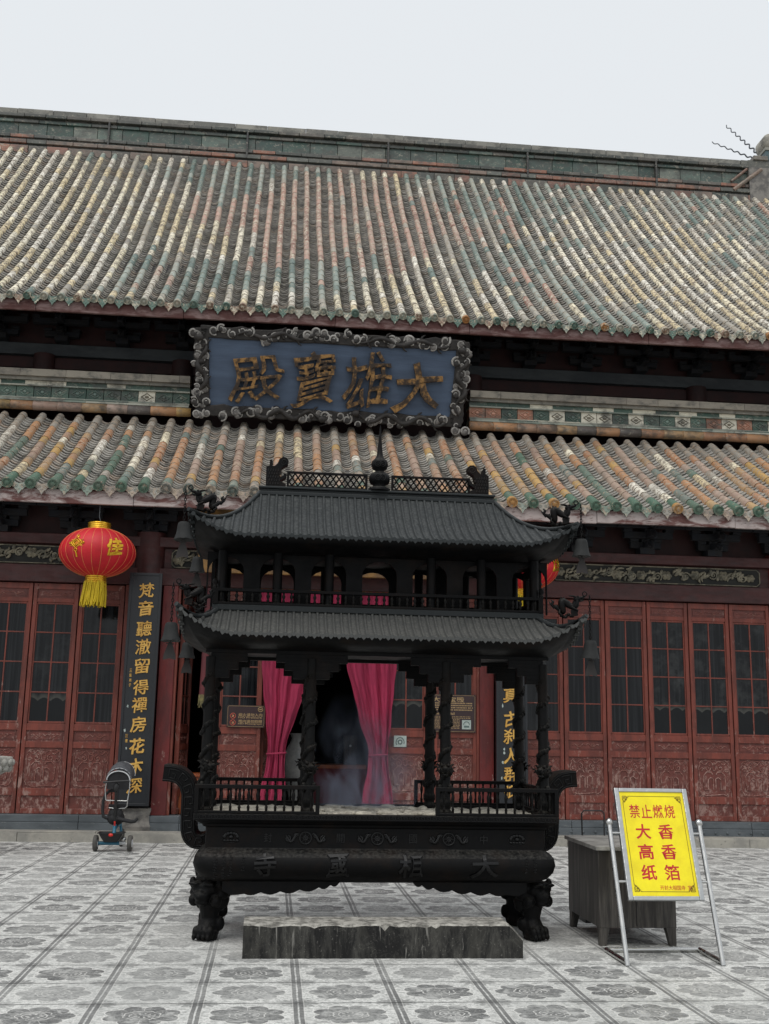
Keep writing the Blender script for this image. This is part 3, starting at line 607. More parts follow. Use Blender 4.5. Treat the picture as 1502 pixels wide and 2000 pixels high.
def build_ridge():
    rng = random.Random(5); X0, X1 = -10.6, 12.2
    mb = MB()                                                           # main ridge: mouldings in profile, glazed blocks between
    def course(y0, y1, z0, z1, cols, lmin, lmax, x0=X0, x1=X1, jit=.006):
        x = x0
        while x < x1-.01:
            L = min(rng.uniform(lmin, lmax), x1-x); j = rng.uniform(-jit, jit); g = rng.uniform(.8, 1.15); c = rng.choice(cols)
            mb.box(x+.004, y0+j, z0, x+L-.004, y1-j, z1, 0, (c[0]*g, c[1]*g, c[2]*g, c[3])); x += L
    dk = [C4(74, 76, 72), C4(58, 64, 60), C4(90, 86, 80)]; gr = [C4(58, 80, 72, .8), C4(48, 68, 63, .8), C4(84, 98, 90, .6), C4(72, 86, 80, .7)]; rs = [C4(140, 96, 78), C4(124, 90, 78), C4(116, 100, 90)]
    course(25.55, 26.35, 15.72, 15.92, rs+dk, .4, .6, jit=.012)
    course(25.62, 26.3, 15.92, 15.99, dk, .4, .6); course(25.56, 26.3, 15.99, 16.09, rs+[C4(90, 92, 86)], .4, .7, jit=.01)
    course(25.64, 26.3, 16.09, 16.17, dk, .5, .7); course(25.60, 26.3, 16.17, 16.26, rs+dk, .4, .7)
    course(25.68, 26.3, 16.26, 16.60, gr+[C4(98, 104, 96, .5)], .55, .72)
    course(25.63, 26.3, 16.60, 16.68, gr+dk, .5, .7); course(25.67, 26.3, 16.68, 16.73, dk, .5, .7); course(25.57, 26.32, 16.73, 16.82, dk, .5, .7, jit=.01)
    course(25.60, 26.32, 16.82, 16.96, [C4(112, 110, 104), C4(126, 124, 116), C4(98, 98, 92)], .8, 1.1, jit=.012)
    for x in (-4.75, -1.25, 2.4, 6.1, 9.6): mb.box(x, 25.555, 16.0, x+.05, 25.69, 16.72, 0, C4(46, 46, 46))
    ridge = mb.build('roof_ridge', 'ridge_glaze', hall, bevel=.012)
    # whitewashed end block with sloping mouldings and the ornament above
    mb = MB(); mb.box(12.2, 25.56, 15.75, 13.6, 26.3, 16.75); mb.build('end_block', 'plaster', ridge)
    mb = MB(); mb.tube([(11.74, 25.58, 16.04), (12.55, 25.58, 16.70)], .06, 8, 0, True, C4(120, 100, 86)); mb.tube([(11.70, 25.60, 16.30), (12.16, 25.60, 16.70)], .04, 8, 0, True, C4(110, 84, 72))
    mb.box(12.2, 25.6, 16.75, 13.7, 26.3, 16.98, 0, C4(90, 90, 84)); mb.box(12.35, 25.55, 16.98, 12.75, 26.3, 17.10, 0, C4(110, 104, 96))
    mb.build('end_moulding', 'ridge_glaze', ridge, bevel=.01)
    mb = MB()                                                           # beast ornament on the ridge end, seen only by its edge
    mb.box(12.72, 25.6, 17.0, 13.5, 26.25, 17.32, 0, C4(70, 92, 96, .6)); mb.box(12.7, 25.57, 17.30, 13.55, 26.28, 17.38, 0, C4(130, 128, 118))
    mb.lathe([(0, -.3), (.2, -.3), (.24, -.22), (.24, .22), (.2, .3), (0, .3)], 16, (0, 0, 0), 0, C4(150, 146, 134), True, Matrix.Translation((12.92, 25.9, 17.62)) @ Matrix.Rotation(pi/2, 4, 'X'))
    mb.ell((13.35, 25.9, 17.6), (.34, .28, .42), 12, 8, 0, C4(96, 110, 104)); mb.ell((13.5, 25.9, 18.0), (.2, .22, .4), 10, 7, 0, C4(110, 116, 108))
    orn = mb.build('ridge_ornament', 'ridge_glaze', ridge)
    for (a, b, amp, k) in (((12.55, 25.8, 17.34), (11.72, 25.8, 18.08), .045, 7), ((12.52, 25.8, 17.12), (11.30, 25.8, 17.55), .028, 7)):
        mb = MB(); P = []; a, b = Vector(a), Vector(b); d = b-a; nrm = Vector((-d.z, 0, d.x)).normalized()
        for i in range(61):
            t = i/60; P.append(a+d*t+nrm*amp*sin(t*2*pi*k*.95)*(1-.3*t))
        mb.tube(P, [.022-.010*i/60 for i in range(61)], 6); mb.build('whisker', 'wire', orn)
    mb = MB(); P = [(x, 25.95, 17.14+.012*sin(x*2)) for x in [X0+.45*i for i in range(int((12.3-X0)/.45)+1)]]
    mb.tube(P, .009, 5)
    x = X0+.6
    while x < 12.2: mb.tube([(x, 25.95, 16.95), (x, 25.95, 17.14)], .009, 5); x += 1.27
    mb.build('lightning_wire', 'wire', ridge)
    # glazed frieze at the head of the lower roof, left and right of the plaque
    for (a, b) in ((-13.2, -1.74), (3.44, 14.8)):
        mb = MB()
        def cs(y0, z0, z1, cols, lmin, lmax, jit=.004):
            x = a
            while x < b-.01:
                L = min(rng.uniform(lmin, lmax), b-x); g = rng.uniform(.85, 1.1); c = rng.choice(cols); j = rng.uniform(-jit, jit)
                mb.box(x+.003, y0+j, z0, x+L-.003, 19.55, z1, 0, (c[0]*g, c[1]*g, c[2]*g, c[3])); x += L
        gry = [C4(150, 142, 128), C4(138, 130, 118)]; dgr = [C4(48, 74, 62, .9), C4(60, 84, 72, .9)]; wh = [C4(206, 200, 180)]; lt = [C4(150, 156, 144), C4(126, 138, 126), C4(170, 170, 156)]
        right = a > 0
        cs(19.10, 7.80, 7.93, gry, .5, .9); cs(19.16, 7.74, 7.80, [C4(120, 116, 106)], .6, .9)
        cs(19.21, 7.66, 7.74, dgr+wh if not right else dgr+wh+wh, .3, .46); cs(19.18, 7.635, 7.66, lt, .5, .8)
        cs(19.19, 7.405, 7.43, lt+wh, .5, .8); cs(19.15, 7.375, 7.405, [C4(78, 92, 82), C4(140, 140, 126)], .5, .8); cs(19.13, 7.345, 7.375, lt, .5, .8)
        n = int((b-a)/.307); st = (b-a)/n; xs = []
        lp = MB()
        for i in range(n):
            x = a+i*st; q = rng.random()
            c = rng.choice([C4(56, 80, 68, .8), C4(72, 94, 82, .7), C4(46, 70, 60, .8)]) if q < (.42 if right else .72) else C4(212, 206, 188) if q < (.72 if right else .93) else C4(158, 108, 84)
            mb.box(x+.006, 19.225, 7.43, x+st-.006, 19.5, 7.635, 0, c)
            f = lambda u, v, o, x=x: Vector((x+st/2+u, 19.225-o, 7.533+v)); h = .005
            dm = [(-.105, 0), (-.05, .03), (0, .068), (.05, .03), (.105, 0), (.05, -.03), (0, -.068), (-.05, -.03)]
            k0 = len(mb.f); poly_tube(mb, dm, f, .009, 0, .006, 4, True); mb.ell(f(0, 0, .004), (.04, .012, .026), 6, 4)
            cc = tuple(min(1, q_*1.5+.10) for q_ in c[:3])+(.9,) if sum(c[:3]) < 1.2 else C4(120, 112, 96)
            for q_ in range(k0, len(mb.f)): mb.c[q_] = cc
        # round roll course below
        x = a-.02
        while x < b:
            L = rng.uniform(.36, .46); x2 = min(x+L, b+.03); g = rng.uniform(.8, 1.1); q = rng.random()
            c = rng.choice(ORANGE) if q < (.75 if right else .5) else rng.choice(PINK) if q < .85 else C4(96, 88, 84)
            ra = .088
            mb.lathe([(0, 0), (ra, 0), (ra, .02), (ra*.94, x2-x+.01), (0, x2-x+.01)], 12, (0, 0, 0), 0, (c[0]*g, c[1]*g, c[2]*g, c[3]), True, Matrix.Translation((x, 19.13, 7.25)) @ Matrix.Rotation(pi/2, 4, 'Y')); x += L
        mb.build('ridge_frieze', 'ridge_glaze', hall)
build_ridge()

def build_walls():
    rng = random.Random(8); X0, X1 = -12.6, 14.3
    mb = MB(); mb.box(X0, 20.25, 6.6, X1, 20.5, 10.25); mb.build('upper_wall', 'dark_red', hall)
    mb = MB(); mb.box(X0, 20.12, 8.55, X1, 20.30, 8.78); mb.build('beam', 'grey_beam', hall, bevel=.01)
    mb = MB(); mb.box(X0, 20.16, 8.30, X1, 20.30, 8.51); mb.build('beam', 'dark_red', hall, bevel=.01)
    for x in (-7.3, -4.6, -2.0, 3.66, 8.25, 11):
        mb = MB(); mb.lathe([(.2, 6.6), (.2, 8.55)], 20, (x, 20.16, 0)); mb.build('column', 'dark_red', hall)
    # lower storey closings
    mb = MB()
    mb.box(X0, 17.05, 4.0, X1, 17.2, 5.62); mb.box(X0, 17.1, .2, -6.9, 17.3, 4.2); mb.box(8.6, 17.1, .2, X1, 17.3, 4.2)
    mb.add([(X0, 17.2, 5.6), (X1, 17.2, 5.6), (X1, 20.4, 6.65), (X0, 20.4, 6.65)], [(0, 1, 2, 3)])
    mb.build('wall', 'dark_red', hall)
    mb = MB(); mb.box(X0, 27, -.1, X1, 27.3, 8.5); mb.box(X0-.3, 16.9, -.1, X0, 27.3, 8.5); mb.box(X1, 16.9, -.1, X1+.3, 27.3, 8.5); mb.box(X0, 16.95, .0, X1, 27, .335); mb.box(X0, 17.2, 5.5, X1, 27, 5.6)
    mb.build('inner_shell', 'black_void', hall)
    # plinth
    mb = MB(); x = X0
    while x < X1:
        L = rng.uniform(1.3, 2.1); x2 = min(x+L, X1)
        if not (x < -2.0 < x2 and False): mb.box(x+.002, 16.7+rng.uniform(-.004, .004), .13, x2-.002, 17.0, .25); mb.box(x+.002, 16.715, .252, x2-.002, 17.0, .352)
        x += L
    pl = mb.build('plinth', 'plinth', hall, bevel=.008)
    mb = MB(); x = 4.2
    while x < 11: mb.ell((x, 16.70, .19), (.022, .014, .022), 8, 5); x += .19
    mb.build('stud', 'plinth', pl)
    for x in (-2.0, 3.66):
        c = MB(); c.lathe([(.23, .5), (.23, 4.6)], 24, (x, 16.95, 0)); col = c.build('column', 'red_beam', hall)
        b = MB(); rr = random.Random(int(x*10))
        loops = [[Vector((x+a*(1+rr.uniform(-.06, .06)), 16.66+bb+rr.uniform(-.02, .02), z)) for a, bb in ((-.25, .03), (-.1, .01), (.1, .01), (.25, .03), (.25, .35), (-.25, .35))] for z in (.12, .2, .28, .36, .42, .46)]
        b.loft(loops); b.build('column_base', 'plaster', col)
    for x in (8.25, -6.6):
        c = MB(); c.lathe([(.23, .34), (.23, 4.6)], 24, (x, 16.95, 0)); c.build('column', 'red_post', hall)
    for (a, b) in ((-1.755, -1.53), (3.19, 3.41)):
        mb = MB(); mb.box(a, 16.80, .352, b, 17.0, 3.775); mb.build('door_post', 'red_post', hall, bevel=.006)
    for (a, b) in ((-2.33, -2.22), (3.80, 3.855), (7.995, 8.1), (-6.5, -6.42), (-1.53, -1.49), (3.15, 3.19)):
        mb = MB(); mb.box(a, 16.84, .352, b, 16.99, 3.775); mb.build('door_jamb', 'red_door', hall, bevel=.004)
    # beams over the doors
    for (z0, z1, y, m) in ((3.78, 4.045, 16.80, 'red_beam'), (4.375, 4.53, 16.78, 'red_beam'), (4.045, 4.375, 16.90, 'red_beam')):
        mb = MB(); mb.box(X0, y, z0, X1, 17.04, z1); mb.build('beam', m, hall, bevel=.008)
    # carved gilt panels
    def flower(mb, f, x, z, r):
        for k in range(3):
            for j in range(6-k):
                a = 2*pi*j/(6-k)+k*.5; rr = r*(.85-.3*k); mb.ell(f(x+rr*cos(a)*.75, z+rr*sin(a)*.6, .012+.014*k), (r*.42, .018, r*.36), 7, 5)
        mb.ell(f(x, z, .055), (r*.3, .02, r*.3), 7, 5)
    for (a, b) in ((4.40, 7.86), (-6.3, -3.06), (-1.66, -.62), (2.3, 3.35)):
        bed = MB(); bed.box(a, 16.885, 4.07, b, 16.902, 4.35); bo = bed.build('carved_panel', 'carved_bed', hall)
        fr = MB(); f = XZ(16.882); e = .05
        poly_tube(fr, [(a+e, 4.075), (b-e, 4.075), (b, 4.075+e), (b, 4.345-e), (b-e, 4.345), (a+e, 4.345), (a, 4.345-e), (a, 4.075+e)], f, .012, 0, .004, 5, True)
        x = a+.10; r2_ = random.Random(int(a*7)+3); k = 0
        while x < b-.1:
            z = 4.21+r2_.uniform(-.03, .03)
            if k % 3 == 0: flower(fr, f, x, z, r2_.uniform(.075, .10))
            elif k % 3 == 1:
                for q in range(9):
                    an = r2_.uniform(-.5, .6)+(pi if q % 2 else 0); L = r2_.uniform(.09, .17); c0 = (x+r2_.uniform(-.05, .05), z+r2_.uniform(-.07, .07))
                    P = [(c0[0]+L*t*cos(an+t*.9), c0[1]+L*t*sin(an+t*.9)*.7) for t in (0, .25, .5, .75, 1)]
                    P = [(u, min(4.335, max(4.085, v))) for u, v in P]
                    fr.tube([f(u, v, .015+.02*(q % 3)/2) for u, v in P], [.008, .020, .022, .016, .003], 6, 0, True)
            else:
                for q in range(5): fr.ell(f(x+r2_.uniform(-.09, .09), z+r2_.uniform(-.085, .085), .015), (.05, .016, .028), 7, 5, 0, None, Matrix.Rotation(r2_.uniform(0, 3), 3, 'Y'))
                poly_tube(fr, spiral(x, z, .075, 1.6, 1, r2_.uniform(0, 6), 18), f, .014, 0, .02, 5)
            x += r2_.uniform(.12, .19); k += 1
        fr.build('carving', 'carved', bo)
    # bracket sets under both eaves
    def bracket(y, z, s=1.):
        mb = MB()
        for t in range(3):
            wx = (.28+.17*t)*s; mb.box(-wx, -.05*s-.17*t*s, z+.16*t*s+.1, wx, .05*s-.17*t*s, z+.16*t*s+.20)
            mb.box(-.05*s, -.30*s-.17*t*s, z+.16*t*s+.1, .05*s, .2, z+.16*t*s+.199)
            for e in (-1, 0, 1): mb.box(e*(wx-.06)-.07, -.075-.17*t*s, z+.16*t*s+.203, e*(wx-.06)+.07, .075-.17*t*s, z+.16*t*s+.257)
            mb.tube([(0, -.30*s-.17*t*s, z+.16*t*s+.16), (0, -.38*s-.17*t*s, z+.16*t*s+.12), (0, -.42*s-.17*t*s, z+.16*t*s+.05)], [.045, .04, .02], 6)
        mb.box(-.12, -.12, z, .12, .12, z+.1)
        return mb
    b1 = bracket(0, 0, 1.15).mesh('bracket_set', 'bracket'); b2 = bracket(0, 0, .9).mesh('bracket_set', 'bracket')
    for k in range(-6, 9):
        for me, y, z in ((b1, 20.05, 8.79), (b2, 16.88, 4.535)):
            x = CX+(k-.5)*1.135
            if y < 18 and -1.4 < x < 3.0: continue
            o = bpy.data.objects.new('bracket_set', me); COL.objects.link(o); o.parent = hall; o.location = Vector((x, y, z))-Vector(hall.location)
build_walls()

def build_doors():
    Z0, Z1 = .355, 3.765; H = Z1-Z0; W = .682
    zt = lambda fr: Z1-fr*H
    def leaf_meshes():
        fr = MB(); st = .062
        def rail(a, b): fr.box(st, -.03, zt(b), W-st, .03, zt(a))
        fr.box(0.004, -.035, Z0, st, .035, Z1); fr.box(W-st, -.035, Z0, W-.004, .035, Z1)
        for a, b in ((0, .026), (.066, .085), (.618, .648), (.695, .722), (.893, .925), (.978, 1.)): rail(a, b)
        # glazing frame
        g0, g1 = .088, .614; ix = st+.012
        fr.box(st, -.018, zt(g1), ix+.01, .018, zt(g0)); fr.box(W-ix-.01, -.018, zt(g1), W-st, .018, zt(g0)); fr.box(ix, -.018, zt(g0)-.02, W-ix, .018, zt(g0)+.011); fr.box(ix, -.018, zt(g1)-.012, W-ix, .018, zt(g1)+.02)
        fr.box(W/2-.011, -.016, zt(g1), W/2+.011, .016, zt(g0))
        for k in (1, 2, 3): z = zt(g0)+(zt(g1)-zt(g0))*k/4; fr.box(ix, -.0155, z-.010, W-ix, .0155, z+.010)
        gl = MB(); gl.box(ix, -.004, zt(g1), W-ix, .004, zt(g0))
        pns = []; rls = []; c = W/2; f = lambda u, v, o: Vector((u, -.008-o, v)); f2 = lambda u, v, o: Vector((u, -.014-o, v))
        for a, b in ((.026, .066), (.648, .695), (.722, .893), (.925, .978)):
            pn = MB(); pn.box(st, -.008, zt(b), W-st, .008, zt(a)); rl = MB()
            if b-a < .05:
                pn.box(st+.03, -.014, zt(b)+.03, W-st-.03, .006, zt(a)-.03)
                zc = (zt(a)+zt(b))/2; h = (zt(a)-zt(b))*.5-.045; wv = W/2-st-.07
                for s in (-1, 1):
                    poly_tube(rl, [(c+s*wv*t, zc+h*.8*sin(t*9)*(1-.3*t)) for t in [k/14 for k in range(15)]], f2, .007, 0, .002, 4)
                    poly_tube(rl, spiral(c+s*wv*.55, zc, h*.9, 1.2, s, 0, 12), f2, .006, 0, .002, 4)
            pns.append(pn); rls.append(rl)
        rl = rls[2]
        za, zb = zt(.722), zt(.893); zc = (za+zb)/2; hh = (za-zb)/2; hw = W/2-st
        # cloud-edged border
        B = []
        for k in range(64):
            q = 2*pi*k/64; cs, sn = cos(q), sin(q); e = .22
            x = hw*.86*(abs(cs)**e)*(1 if cs > 0 else -1); z = hh*.90*(abs(sn)**e)*(1 if sn > 0 else -1)
            wv = .012*sin(q*16); B.append((c+x+wv*abs(cs), zc+z+wv*abs(sn)))
        poly_tube(rl, B, f, .007, 0, .003, 4, True)
        for s in (-1, 1):
            P = [(c+s*.02, zc-hh*.6), (c+s*.02, zc-hh*.05), (c+s*.06, zc+hh*.02), (c+s*.10, zc-hh*.08), (c+s*.10, zc-hh*.62), (c+s*.17, zc-hh*.62), (c+s*.18, zc+hh*.1), (c+s*.12, zc+hh*.32), (c+s*.05, zc+hh*.30), (c+s*.03, zc+hh*.18)]
            poly_tube(rl, P, f, .009, 0, .004, 4)
            poly_tube(rl, spiral(c+s*.10, zc+hh*.50, .055, 1.4, s, pi/2, 14), f, .008, 0, .004, 4)
            poly_tube(rl, spiral(c+s*.20, zc+hh*.42, .035, 1.2, -s, 0, 12), f, .007, 0, .004, 4)
            poly_tube(rl, [(c+s*t*.22, zc+hh*(.78-.10*cos(t*9))) for t in [k/10 for k in range(11)]], f, .007, 0, .003, 4)
        poly_tube(rl, [(c+.035*cos(q), zc+hh*.58+.06*sin(q)) for q in [2*pi*k/10 for k in range(10)]], f, .008, 0, .004, 4, True)
        return fr, gl, pns, rls
    fr, gl, pns, rls = leaf_meshes()
    first = fr.build('door_leaf', 'red_door', None, bevel=.005)
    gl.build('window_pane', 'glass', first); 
    for pn, rl in zip(pns, rls):
        if pn is pns[3]: pn.build('panel', 'red_panel', first)
        else:
            p = pn.build('panel', 'red_panel', first); rl.build('carving', 'red_relief', p)
    xs = [3.855+.69*k for k in range(6)]+[-2.335-.69*(k+1) for k in range(6)]+[-.862, 1.70, 2.475]
    hl = Vector(hall.location)
    for i, x in enumerate(xs):
        o = first if i == 0 else copy_tree(first); o.parent = hall; o.location = Vector((x, 16.90, 0))-hl
    # leaves folded back inside the open doorway
    for x, rz in ((-1.44, radians(82)), (-.17, radians(84)), (1.715, radians(96))):
        o = copy_tree(first); o.parent = hall; o.location = Vector((x, 17.0, 0))-hl; o.rotation_euler = (0, 0, rz)
build_doors()

# ================================================================== INCENSE BURNER
BX, BY = .856, 9.4
def rrect(hx, hy, z, rad, n=5):
    P = []
    for (sx, sy, a0) in ((1, 1, 0), (-1, 1, pi/2), (-1, -1, pi), (1, -1, 3*pi/2)):
        for k in range(n+1):
            a = a0+pi/2*k/n; P.append(Vector((BX+sx*(hx-rad)+rad*cos(a), BY+sy*(hy-rad)+rad*sin(a), z)))
    return P
def curved_roof(hx, hy, rx, ry, z_e, z_r, conc, upz, upa, rib, name, mats, parent, thick=.0):
    """hipped roof with concave slopes and lifted corners; ribs modelled into the surface"""
    mb = MB(); rh = .018
    def zf(v, lift): return z_e+(z_r-z_e)*(conc*v**2.1+(1-conc)*v)+lift*(1-v)**2.2
    def upt(a, half, ridge, v):
        return max(0, 1-(half-(half-ridge)*v-abs(a))/.44)
    def upl(a, half, ridge=0, v=0): return upz*upt(a, half, ridge, v)**2
    for side in range(4):
        half, ridge = (hx, rx) if side % 2 == 0 else (hy, ry); depth = (hy-ry) if side % 2 == 0 else (hx-rx); sg = -1 if side < 2 else 1
        n = int(2*half/rib); n += (n % 2 == 0); w_ = 2*half/n; cols = []
        for i in range(n):
            for t, h in ((0, 0), (.26, -.05), (.33, -.35), (.37, .7), (.5, 1), (.63, .7), (.67, -.35), (.74, -.05)): cols.append((-half+(i+t)*w_, h))
        cols.append((half, 0)); rows = []
        for a, h in cols:
            vm = 1 if abs(a) <= ridge else (half-abs(a))/(half-ridge)
            row = []
            for k in range(13):
                v = vm*k/12; z = zf(v, upl(a, half, ridge, v))+rh*h; o = depth*(1-v)+(ry if side % 2 == 0 else rx)
                sh = upz*.22*upt(a, half, ridge, v)**2*(1-v)**2
                o += sh; a2 = a+(sh if a > 0 else -sh)
                row.append((BX+a2, BY+sg*o, z) if side % 2 == 0 else (BX+sg*o, BY+a2, z))
            rows.append(row)
        mb.grid(rows, 0, None, True)
        # eave edge: rib ends and little pointed drips
        for i in range(n):
            a = -half+(i+.5)*w_; l = upl(a, half); z = z_e+l; sh = upz*.22*upt(a, half, ridge, 0)**2; o = depth+(ry if side % 2 == 0 else rx)+sh; a += sh if a > 0 else -sh
            P = Vector((BX+a, BY+sg*o, z)) if side % 2 == 0 else Vector((BX+sg*o, BY+a, z))
            ax = Vector((0, sg, 0)) if side % 2 == 0 else Vector((sg, 0, 0))
            mb.tube([P-ax*.03+Vector((0, 0, .002)), P+ax*.012+Vector((0, 0, .002))], w_*.25, 8)
            tv = Vector((1, 0, 0)) if side % 2 == 0 else Vector((0, 1, 0))
            l2 = (upl(-half+(i+1)*w_, half)-upl(-half+i*w_, half))/w_
            f = lambda u, v, o_, P=P, ax=ax, tv=tv, l2=l2, w_=w_: P+tv*(u+w_*.5)+ax*(.004+o_)+Vector((0, 0, v+l2*(u+w_*.5)))
            hw = w_*.34; mb.prism([(-hw, .008), (-hw, -.006), (-hw*.5, -.018), (0, -.03), (hw*.5, -.018), (hw, -.006), (hw, .008)], f, .006)
    return mb, zf, upl
def build_burner():
    B = thing('incense_burner', (BX, BY, 0), 'tall black cast iron incense burner with two tiled roofs on lion feet', 'incense burner')
    # tub
    mb = MB(); prof = [(.455, 1.24, .05), (.47, 1.30, .06), (.50, 1.37, .09), (.55, 1.415, .12), (.605, 1.432, .13), (.66, 1.42, .12), (.695, 1.39, .10), (.715, 1.352, .05), (.722, 1.345, .02), (.875, 1.345, .02), (.882, 1.365, .02), (.90, 1.375, .02), (.915, 1.405, .02), (.932, 1.425, .02), (.937, 1.44, .02), (.980, 1.44, .02), (.984, 1.41, .02), (.984, 1.37, .02), (.93, 1.365, .02)]
    mb.loft([rrect(h, h-.74, z, r) for z, h, r in prof], 0, None, (True, False), False); 
    tub = mb.build('basin', 'iron', B, bevel=.004)
    for p in tub.data.polygons: p.use_smooth = .47 < p.center.z < .72 and abs(p.normal.z) < .98
    # meander on the rim
    mb = MB(); f = XZ(BY-.70); x = BX-1.43; pit = .046
    while x < BX+1.40:
        for pts in ([(0, 0), (pit*.85, 0), (pit*.85, .024), (pit*.3, .024), (pit*.3, .011), (pit*.55, .011)],):
            P = [(x+u, .946+v) for u, v in pts]
            for a, b in zip(P, P[1:]):
                mb.box(min(a[0], b[0])-.002, BY-.706, min(a[1], b[1])-.002, max(a[0], b[0])+.002, BY-.699, max(a[1], b[1])+.002)
        x += pit
    mb.build('rim_meander', 'iron_lit', tub)
    # reliefs of the upper band: lotus, letters, wheels with scrolls
    yb = BY-.605; f = XZ(yb); mb = MB()
    def lotus(cx, cz, s):
        for k in range(7):
            a = pi*(k/6); mb.ell(f(cx+s*.75*cos(a), cz+s*.1+s*.38*sin(a), .004), (s*.26, .008, s*.2), 8, 5, 0, None, Matrix.Rotation(-(a-pi/2), 3, 'Y'))
        for k in range(5): mb.ell(f(cx+s*(k-2)*.36, cz-s*.35, .004), (s*.24, .008, s*.14), 8, 5)
        mb.ell(f(cx, cz+s*.05, .008), (s*.3, .012, s*.24), 8, 5)
        poly_tube(mb, [(cx+s*1.05*cos(q), cz-s*.05+s*.55*sin(q)) for q in [2*pi*k/22 for k in range(22)]], f, .003, 0, .003, 4, True)
    def wheel(cx, cz, s):
        poly_tube(mb, [(cx+s*cos(q), cz+s*sin(q)) for q in [2*pi*k/18 for k in range(18)]], f, .007, 0, .006, 5, True)
        poly_tube(mb, [(cx+s*.35*cos(q), cz+s*.35*sin(q)) for q in [2*pi*k/12 for k in range(12)]], f, .006, 0, .006, 5, True)
        for k in range(4): a = pi*k/4; poly_tube(mb, [(cx-s*cos(a), cz-s*sin(a)), (cx+s*cos(a), cz+s*sin(a))], f, .004, 0, .006, 4)
        for e in (-1, 1):
            poly_tube(mb, [(cx+e*s*(1.1+2.2*t), cz+s*.75*sin(t*6.2+.8)*(1-.2*t)) for t in [k/14 for k in range(15)]], f, [.006+.008*sin(pi*k/14) for k in range(15)], 0, .005, 5)
            poly_tube(mb, spiral(cx+e*s*3.0, cz-s*.15, s*.55, 1.3, e, pi/2, 14), f, .009, 0, .005, 5); poly_tube(mb, spiral(cx+e*s*1.7, cz+s*.35, s*.4, 1.2, -e, 0, 12), f, .008, 0, .005, 5)
    rel = []
    for x in (-.29, 1.97): mb = MB(); lotus(x, .80, .066); mb.build('lotus_relief', 'iron_lit', tub)
    for x in (.288, .852, 1.420): mb = MB(); wheel(x, .80, .046); mb.build('wheel_relief', 'iron_lit', tub)
    for ch, x in (('封', -.005), ('開', .563), ('國', 1.135), ('中', 1.70)): mb = MB(); put_text(mb, ch, f, x, .80, .062, .068, 0, .005, .008, .0); mb.build('letter', 'iron_lit', tub)
    # big letters lie on the round belly
    P = [(z, h-.74) for z, h, r in prof if .46 < z < .73]
    def belly(u, v, o):
        for (za, ha), (zb, hb) in zip(P, P[1:]):
            if za <= v <= zb or zb == P[-1][0]: 
                t = max(0, min(1, (v-za)/(zb-za))); hh = ha+(hb-ha)*t; break
        return Vector((u, BY-hh-o, v))
    for ch, x, w_ in (('寺', -.02, .17), ('國', .545, .17), ('相', 1.112, .19), ('大', 1.695, .22)): mb = MB(); put_text(mb, ch, belly, x, .603, w_, .175, 0, .0, .016, .02, .35); mb.build('letter', 'iron_lit', tub)
    mb = MB(); rg = random.Random(2)                                     # small worn inscription columns, unreadable
    for x, n in ((-.40, 10), (-.335, 10), (-.285, 9), (-.19, 5), (2.03, 7), (2.10, 7)):
        mb = MB()
        for k in range(n):
            z = .685-k*.0205 if n > 5 else .66-k*.024
            for q in range(4): 
                a = rg.uniform(-.012, .012); b = rg.uniform(-.006, .006); l = rg.uniform(.004, .010); p = belly(x+a, z+b, .003)
                if q % 2: mb.box(p.x-l, p.y-.002, p.z-.0016, p.x+l, p.y+.004, p.z+.0016)
                else: mb.box(p.x-.0016, p.y-.002, p.z-l*.7, p.x+.0016, p.y+.004, p.z+l*.7)
        mb.build('inscription', 'iron_lit', tub)
    # ash bed
    rows = []; rg = random.Random(4)
    for i in range(14): rows.append([(BX-1.37+2.74*j/46, BY-.63+1.26*i/13, .962+rg.uniform(-.012, .014)) for j in range(47)])
    mb = MB(); mb.grid(rows)
    for k in range(60):
        x = BX+rg.uniform(-.5, .55); y = BY+rg.uniform(-.4, .55); mb.ell((x, y, .968), (rg.uniform(.03, .09), rg.uniform(.03, .08), rg.uniform(.01, .025)), 7, 4)
    ash = mb.build('ash', 'ash', None); tag(ash, 'pale incense ash filling the basin of the iron burner', 'ash', kind='stuff')
    # scalloped aprons
    for sx in (-1, 1):
        for sy, yy in ((-1, BY-.53), (1, BY+.49)):
            pts = [(-1.20, .47), (-1.20, .40), (-1.13, .365), (-1.05, .372)]
            n = 6; xs = [-1.05, -.90, -.75, -.60, -.45, -.36, -.29]; zs = [.385, .388, .395, .408, .425, .445, .462]
            for i in range(n):
                for k in range(1, 7): t = k/6; pts.append((xs[i]+(xs[i+1]-xs[i])*t, zs[i]+(zs[i+1]-zs[i])*t-.022*sin(pi*t)))
            pts.append((-.29, .47)); m = MB(); m.prism([(BX-sx*u if sx < 0 else BX+u*1, v) for u, v in pts] if sx > 0 else [(BX-u, v) for u, v in reversed(pts)], XZ(yy), .035 if sy < 0 else -.035)
            m.build('apron', 'iron', tub, bevel=.004)
    # lion feet
    m = MB(); e = m.ell
    e((0, 0, .37), (.135, .12, .11)); e((-.035, -.075, .40), (.085, .06, .055)); e((.035, -.075, .40), (.085, .06, .055)); e((0, -.115, .345), (.075, .06, .045))
    e((0, -.15, .335), (.035, .03, .028)); e((-.055, -.115, .385), (.026, .022, .022)); e((.055, -.115, .385), (.026, .022, .022)); e((0, -.11, .295), (.06, .05, .026))
    for a in range(9):
        q = pi*a/8; e((.125*cos(q), .0, .35+.09*sin(q)), (.045, .06, .04)); e((.11*cos(q), .05, .30-.02*a % .05), (.04, .05, .045))
    for s in (-1, 1): e((s*.125, -.05, .43), (.03, .03, .045)); e((s*.10, -.06, .30), (.045, .05, .05)); e((s*.07, -.13, .43), (.05, .02, .016))
    m.tube([(0, .01, .33), (0, .012, .24), (0, .02, .16), (0, .0, .09)], [.11, .082, .070, .085], 12)
